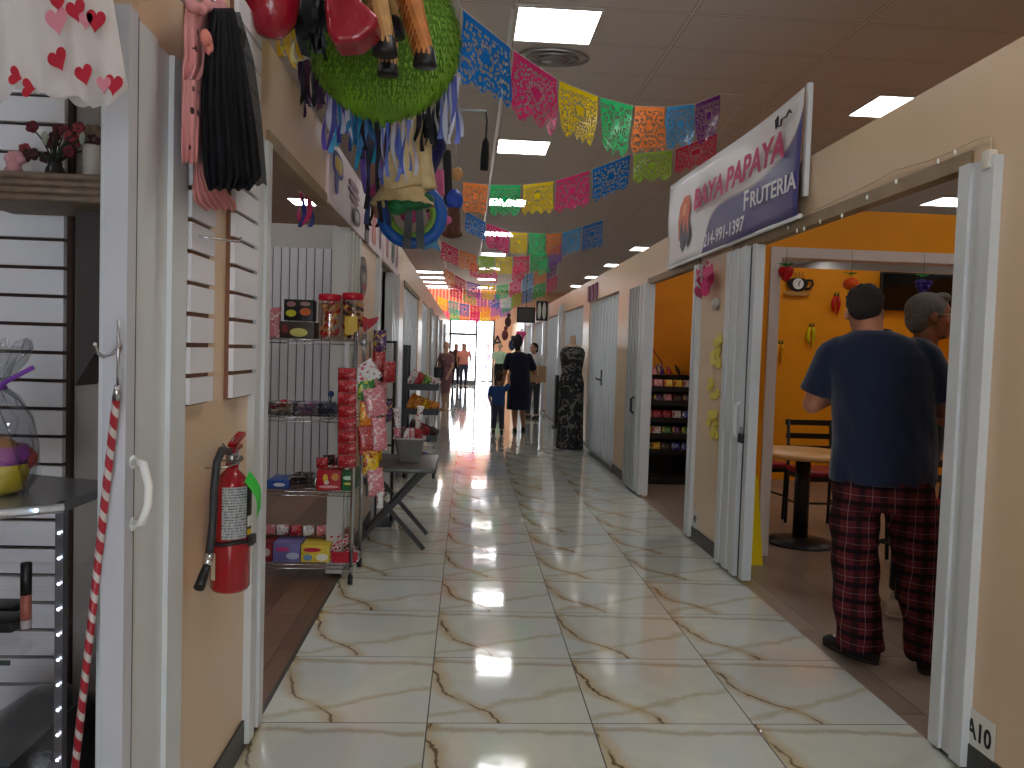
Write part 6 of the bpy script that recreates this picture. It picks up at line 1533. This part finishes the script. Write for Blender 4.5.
jar('red-lidded jar with a yellowish label at the outer corner of the top shelf', 340, 362, 292, 4.42, [(120, 30, 40), (226, 180, 60), (60, 40, 70)], 22)
jar('smaller red-lidded jar standing behind the other two jars on the top shelf', 329, 343, 300, 4.60, [(226, 150, 90), (200, 40, 40)], 23)
bag_copy('pink', 'clear bag with pale sweets at the wall end of the top rack shelf', (at(272, 330, y=4.45).x, 4.45, top), .1, .1, .17, name='candy_bag')
tub_cols = [('white tub', (206, 170, 160)), ('pink', (206, 150, 170)), ('dark', (90, 90, 110))]
for k, (u0, u1, cols, lab) in enumerate(((266, 291, [(214, 190, 150), (190, 60, 80), (226, 206, 190)], 'clear tray of cream and red sweets on the second rack shelf, at its wall end'), (292, 317, [(214, 200, 206), (190, 110, 150), (160, 150, 170)], 'clear tray of grey and pink sweets in the middle of the second rack shelf'), (318, 340, [(70, 74, 100), (110, 110, 140), (160, 160, 176)], 'clear tray of dark blue-grey sweets on the second rack shelf beside the red packs'))):
    random.seed(30+k); a, bb = at(u0, 401, y=4.42), at(u1, 416, y=4.42); z0 = zS[1]+.006; t = thing('sweet_tray', lab, 'tray', ((a.x+bb.x)/2, 4.42, z0), group='clear sweet trays on the second shelf')
    b = MB(t); x0, x1, y0, y1, z1 = a.x, bb.x, 4.42, 4.66, z0+.07
    for q in (((x0, y0, z0), (x1, y1, z0+.003)), ((x0, y0, z0), (x0+.002, y1, z1)), ((x1-.002, y0, z0), (x1, y1, z1)), ((x0, y0, z0), (x1, y0+.002, z1)), ((x0, y1-.002, z0), (x1, y1, z1))): b.box(*q)
    b.build('tray', glass_mat((236, 238, 240), .8, 'tray_plastic'), t)
    for i in range(36):
        p = V(random.uniform(x0+.02, x1-.02), random.uniform(y0+.02, y1-.03), z0+.014+random.random()*.055); d = V(random.uniform(-1, 1), random.uniform(-1, 1), random.uniform(-.4, .4)).normalized()*.022
        b = MB(t); b.tube([p-d, p-d*.5, p+d*.5, p+d], [.006, .011, .011, .006], 6); b.build('sweet', mat(cols[i % 3], .3), t)
z3 = zS[2]+.006; z4 = zS[3]+.006
box_item('candy_box', 'blue and white candy box on the third rack shelf at its wall end', 267, 289, 480, 491, 4.42, .2, (40, 80, 160), zb=z3, marks=((.3, .3, .8, .7, (226, 230, 236)),))
box_item('candy_tray', 'clear tray heaped with dark wrapped sweets on the third rack shelf', 290, 316, 477, 491, 4.42, .2, glass_mat((200, 204, 206), .6, 'dim_plastic'), zb=z3, cat='tray')
for i in range(10): bag_copy('black', 'dark wrapped sweet heaped in the clear tray on the third shelf', (at(293+2.2*i, 480, y=4.5).x, 4.46+.03*(i % 4), z3+.03+.01*(i % 3)), .6*i, .05, .035, 'dark wrapped sweets in the third-shelf tray', name='wrapped_sweet')
box_item('candy_box', 'bright red candy box on the third rack shelf beside the green one', 317, 341, 470, 491, 4.41, .22, (176, 16, 34), zb=z3, marks=((.25, .45, .45, .8, (230, 190, 60)), (.6, .5, .9, .85, (206, 140, 60)), (.1, .12, .9, .25, (220, 160, 160)), (.3, .3, .5, .5, (230, 220, 210))))
box_item('candy_box', 'green candy box at the corner of the third rack shelf', 342, 354, 471, 491, 4.41, .2, (16, 96, 50), zb=z3, marks=((.1, .55, .9, .75, (200, 226, 200)), (.15, .3, .85, .42, (210, 210, 90))))
for i in range(6): bag_copy(('red', 'black')[i % 2], 'maroon wrapped sweets pile on the red box of the rack', (at(322+5.5*i, 470, y=4.45).x, 4.45+.04*(i % 3), z3+.12+.012*(i % 2)), .5*i, .07, .06, 'maroon sweets on the red box', name='wrapped_sweet')
box_item('cardboard_tray', 'open brown cardboard tray behind the boxes on the lowest rack shelf', 264, 352, 530, 545, 4.60, .12, (112, 76, 52), zb=z4, cat='box')
for i in range(5): bag_copy(('pink', 'white', 'red', 'white', 'pink')[i], '%s sweet bag sticking up from the brown cardboard tray, %s' % (('rose', 'white', 'red', 'milky', 'salmon')[i], ('nearest the wall end', 'second along', 'in the middle', 'fourth along', 'beside the peppermints')[i]), (at(270+13*i, 540, y=4.58).x, 4.565, z4+.12), .2*i, .07, .06, name='sweet_bag')
box_item('candy_box', 'lilac and pink candy box on the lowest rack shelf', 273, 300, 543, 562, 4.42, .16, (120, 116, 180), zb=z4, marks=((.1, .55, .6, .8, (206, 70, 140)), (.5, .15, .95, .5, (190, 200, 226))))
box_item('candy_box', 'yellow candy box with red lettering panel on the lowest rack shelf', 301, 329, 545, 562, 4.42, .16, (222, 196, 60), zb=z4, marks=((.1, .6, .7, .85, (190, 30, 60)), (.55, .1, .95, .5, (230, 226, 210)), (.1, .1, .4, .45, (110, 150, 190))))
box_item('candy_box', 'dark red and white candy box partly behind the white post on the lowest shelf', 262, 272, 543, 562, 4.42, .16, (140, 30, 40), zb=z4, marks=((.2, .3, .8, .7, (210, 200, 200)),))
t = thing('peppermint_bag', 'bag of red and white striped peppermints at the corner of the lowest rack shelf', 'bag', (at(345, 555, y=4.4).x, 4.44, z4))
random.seed(44)
for i in range(46):
    f = random.random(); u = random.uniform(331, 360-6*f); v = 562-26*f; p = at(u, v, y=4.40+random.uniform(0, .1)); b = MB(t); ax = V(random.uniform(-.3, .3), -1, random.uniform(-.3, .3)).normalized(); b.cyl(p-ax*.004, p+ax*.004, .0115, n=10)
    b.build('peppermint', mat((226, 220, 220), .3), t); b = MB(t)
    b.plate([p+ax*.005+V(.010*math.cos(q), 0, .010*math.sin(q)) for q in (0, .6, 1.2, 3.14, 3.74, 4.3)], ax, .0008); b.build('stripe', mat((180, 20, 40), .3), t)
b = MB(t); b.grid([[at(331, 552, y=4.395), at(358, 552, y=4.395)], [at(332, 563, y=4.395), at(356, 563, y=4.395)]]); b.build('red_band', mat((176, 24, 48), .35), t)
# clip strip of red packs
t0 = None
for i in range(8):
    v = 372+12.5*i; c = at(347, v, y=4.33); bag_copy('red', 'shiny red candy pack on the rack\'s hanging strip, %s from the top' % ordn[i], (c.x, 4.335, c.z-.045), 0, .105, .066, 'red packs on the hanging strip', name='candy_pack')
t = thing('clip_strip', 'clear plastic strip holding the red candy packs beside the rack post', 'display strip', at(347, 372, y=4.36)); b = MB(t); a_, b_ = at(347, 342, y=4.365), at(347, 470, y=4.365); b.obox((a_+b_)/2, V(.012, 0, 0), V(0, .001, 0), (a_-b_)/2); b.build('strip', mat((190, 190, 190), .3), t); b = MB(t); b.tube([a_, a_+V(0, .02, .01)], .002); b.build('hook', CHROME, t)
# bags hanging at the aisle side of the rack
hb_ = [('white', 372, 372, .16, .13, 'white and green candy bag hanging beside the rack, sloping outward', .6), ('green', 366, 388, .10, .14, 'green candy bag hanging closest to the rack post', .0), ('pink', 378, 402, .13, .17, 'pale pink bag hanging beside the rack above the red one', .2), ('orange', 367, 414, .09, .15, 'orange and brown bag hanging beside the rack', 0),
       ('red', 370, 440, .13, .17, 'big shiny red bag hanging beside the rack at mid height', .1), ('pink', 381, 434, .09, .2, 'long pale bag hanging beside the big red bag', .1), ('yellow', 371, 462, .10, .14, 'yellow and brown bag hanging below the big red bag', 0), ('pink', 377, 482, .10, .17, 'lowest dangling rose coloured bag beside the rack', .1), ('white', 380, 500, .04, .10, 'narrow white strip of sweets dangling lowest beside the rack', 0)]
for cn, u, v, w_, h_, lab, rr in hb_:
    c = at(u, v, y=4.62); o = bag_copy(cn, lab, (c.x, 4.62+.02*rr, c.z-h_/2), 0, w_, h_, name='hanging_bag'); o.rotation_euler = (0, -rr, .3)
t = thing('bag_hanger', 'thin metal hanger bar the candy bags hang from beside the rack', 'hanger', (WX1+.02, 4.6, 1.3)); b = MB(t); b.cyl((WX1+.045, 4.66, .45), (WX1+.045, 4.66, 1.38), .006, n=8); b.tube([(WX1, 4.62, 1.38), (WX1+.1, 4.63, 1.38)], .005); b.build('bar', STEEL, t)
c = at(368, 324, y=4.6); t = thing('heart_topper', 'small red heart-shaped topper above the silver bulb beside the rack', 'ornament', c); b = MB(t); b.plate([c+V(-.05, 0, .02), c+V(-.03, 0, .045), c+V(0, 0, .03), c+V(.06, 0, .045), c+V(.05, 0, .01), c+V(-.02, 0, -.05)], V(0, 1, 0), .02); b.build('heart', mat((180, 20, 36), .4), t); b = MB(t); b.cyl(c, c+V(-.015, 0, -.1), .003, n=6); b.build('stick', CHROME, t)
c = at(364, 342, y=4.6); b = MB(c); b.ell(c, .026); b.cyl(c, c-V(0, 0, .07), .008, n=8); tag(b.build('silver_bulb', mat((170, 176, 180), .2, metal=.6)), 'grey glass bulb ornament above the hanging green bag', 'ornament')
c = at(331, 394, y=4.42); b = MB(c); b.ell(c, .018); b.cyl(c, c-V(0, 0, .04), .004, n=6); tag(b.build('blue_ball', mat((40, 60, 110), .3)), 'small dark blue ball standing behind the second rack shelf', 'ornament')

# ------------------------------------------------------------------ folding table with bucket
DK = mat((58, 56, 56), .5, name='dark_metal'); tz = at(430, 470, y=5.08).z+.0
t = thing('folding_table', 'low dark grey folding table with crossed legs beside the candy stall', 'table', (-.42, 5.4, 0))
tx0, tx1, ty0, ty1 = at(376, 470, y=5.08).x, at(432, 470, y=5.08).x+.02, 5.06, 5.75
b = MB(t); b.rbox((tx0-.08, ty0, tz-.02), (tx1, ty1, tz+.012), .008); b.build('tabletop', mat((84, 82, 82), .35), t)
for yy in (5.17, 5.60):
    for (xa, xb) in ((-.72, -.255), (-.255, -.72)):
        b = MB(t); b.obox(V((xa+xb)/2, yy+(.012 if xa < xb else -.012), tz/2-.008), (V(xb-xa, 0, tz-.03))/2, V(0, .010, 0), V(tz-.03, 0, -(xb-xa)).normalized()*.014); b.build('leg', DK, t)
for x, z in ((-.26, tz-.04), (-.70, tz-.04), (-.49, .30)):
    b = MB(t); b.cyl((x, 5.17, z), (x, 5.60, z), .009); b.build('crossbar', DK, t)
bc = V(at(409, 458, y=5.35).x, 5.38, tz+.013)
t = thing('metal_bucket', 'square grey tapered bucket on the low folding table', 'bucket', bc)
b = MB(t); hz = .17
R = [[bc+V(math.copysign(abs(math.cos(a))**.35, math.cos(a))*r_, math.copysign(abs(math.sin(a))**.35, math.sin(a))*r_, z) for a in [2*PI*(j+.5)/24 for j in range(24)]] for r_, z in ((.075, 0), (.105, hz), (.112, hz), (.112, hz-.012), (.100, hz-.012), (.072, .01))]
b.rings(R); b.build('pail', mat((176, 176, 174), .4, metal=.2), t)
random.seed(50); KC = ['red', 'white', 'pink', 'red', 'black']
for i in range(14):
    a = random.uniform(0, 6.28); rr = random.uniform(0, .085); p = bc+V(rr*math.cos(a), rr*math.sin(a), hz-.055)
    bag_copy(KC[i % 5], 'wrapped candy roll sticking out of the grey bucket on the folding table', p, a, .055, .12, 'candy rolls in the grey bucket', .3*math.cos(a), name='candy_roll')
for k, (u, v, lab) in enumerate(((417, 418, 'tall pale striped candy roll rising from the bucket, aisle side'), (398, 420, 'tall pale striped candy roll rising from the bucket, rack side'))):
    p = at(u, v+12, y=5.38); q_ = at(u+(4 if k == 0 else -2), v-12, y=5.38); b = MB(p); b.tube([p, p.lerp(q_, .3), p.lerp(q_, .8), q_], [.012, .02, .02, .026], 10); tag(b.build('candy_roll', FO['white']), lab, 'candy')
c = V(-.67, 5.35, tz+.013)
for i, (cn, dx, dy, w_, h_, lab) in enumerate((('purple', .0, 0, .16, .16, 'purple and gold wrapped bouquet on the table beside the bucket'), ('yellow', .07, -.05, .08, .10, 'small yellow wrapped bag on the table before the purple one'), ('pink', -.02, .12, .14, .24, 'rose coloured bag standing on the table behind the purple one'))):
    bag_copy(cn, lab, c+V(dx, dy, 0), .3*i, w_, h_, name='gift_bag')
# dark stand behind with red bags
t = thing('grid_stand', 'narrow black display stand with hanging red bags behind the folding table', 'display stand', (-.62, 5.95, 0))
sx0, sx1 = at(377, 400, y=5.95).x, at(394, 400, y=5.95).x
for x in (sx0, sx1): 
    b = MB(t); b.cyl((x, 5.95, 0.0), (x, 5.95, 1.40), .012); b.build('upright', BLACK, t)
for z in (.25, .6, .95, 1.39):
    b = MB(t); b.cyl((sx0, 5.95, z), (sx1, 5.95, z), .009); b.build('crossbar', BLACK, t)
b = MB(t); b.box((sx0-.02, 5.8, 0), (sx1+.02, 6.1, .02)); b.build('foot', BLACK, t)
for i, (cn, u, v, lab) in enumerate((('purple', 380, 341, 'purple crumpled bag on top of the narrow black stand'), ('red', 379, 362, 'upper red and white bag on the narrow black stand'), ('red', 389, 372, 'red bag hanging at the aisle side of the narrow black stand'), ('pink', 381, 392, 'rose bag hanging lower on the narrow black stand'), ('purple', 387, 412, 'blue-violet bag low on the narrow black stand'), ('red', 380, 430, 'dark red bag lowest on the narrow black stand'))):
    c = at(u, v, y=5.90); bag_copy(cn, lab, (c.x, 5.90, c.z-.08), .2*i, .10, .16, name='hanging_bag')

# ------------------------------------------------------------------ black wheeled rack with chip baskets
yy0, yy1 = 8.0, 8.42; RX0, RX1 = -.66, at(437, 470, y=8.2).x
t = thing('basket_rack', 'black wheeled rack with tiers of chip bags beside the open shop front', 'rack', (-.5, 8.2, 0))
for y_ in (yy0+.02, yy1-.02):
    b = MB(t); b.box((RX0, y_-.012, .06), (RX0+.05, y_+.012, 1.38)); b.build('upright', BLACK, t)
b = MB(t); b.box((RX0+.01, yy0+.03, .1), (RX0+.02, yy1-.03, 1.36)); b.build('back_panel', mat((34, 32, 34), .5), t)
tiers = [at(425, v, y=8.2).z for v in (388, 412, 438)]
for z in tiers+[.10]:
    b = MB(t); b.box((RX0+.02, yy0, z-.015), (RX1, yy1, z)); b.box((RX1-.01, yy0, z), (RX1, yy1, z+.06)); b.box((RX0+.02, yy0, z), (RX1, yy0+.01, z+.05)); b.box((RX0+.02, yy1-.01, z), (RX1, yy1, z+.05)); b.build('basket', BLACK, t)
for x in (RX0+.04, RX1-.03):
    for y_ in (yy0+.03, yy1-.03):
        b = MB(t); b.cyl((x-.012, y_, .035), (x+.012, y_, .035), .034, n=16); b.build('wheel', BLACK, t); b = MB(t); b.cyl((x, y_, .05), (x, y_, .1), .012); b.build('wheel_fork', STEEL, t)
cc = [['white', 'red', 'green', 'white'], ['orange', 'orange', 'yellow', 'orange'], ['black', 'purple', 'red', 'black'], ['blue', 'white', 'purple', 'blue']]
for i, z in enumerate(tiers+[.10]):
    for j in range(4):
        for k in range(2):
            bag_copy(cc[i][(j+k) % 4], '%s chip bag in the %s basket of the black wheeled rack, %s' % (cc[i][(j+k) % 4], tier[i], ('closest to its uprights', 'second from its uprights', 'third from its uprights', 'at its aisle edge')[j]), (RX0+.07+.08*j, yy0+.12+.18*k, z+.005), .4+.2*j, .15, .20-.03*j, 'chip bags in the basket rack', 0, name='chip_bag', s=.9).rotation_euler = (.1, .45, .5+.1*j)
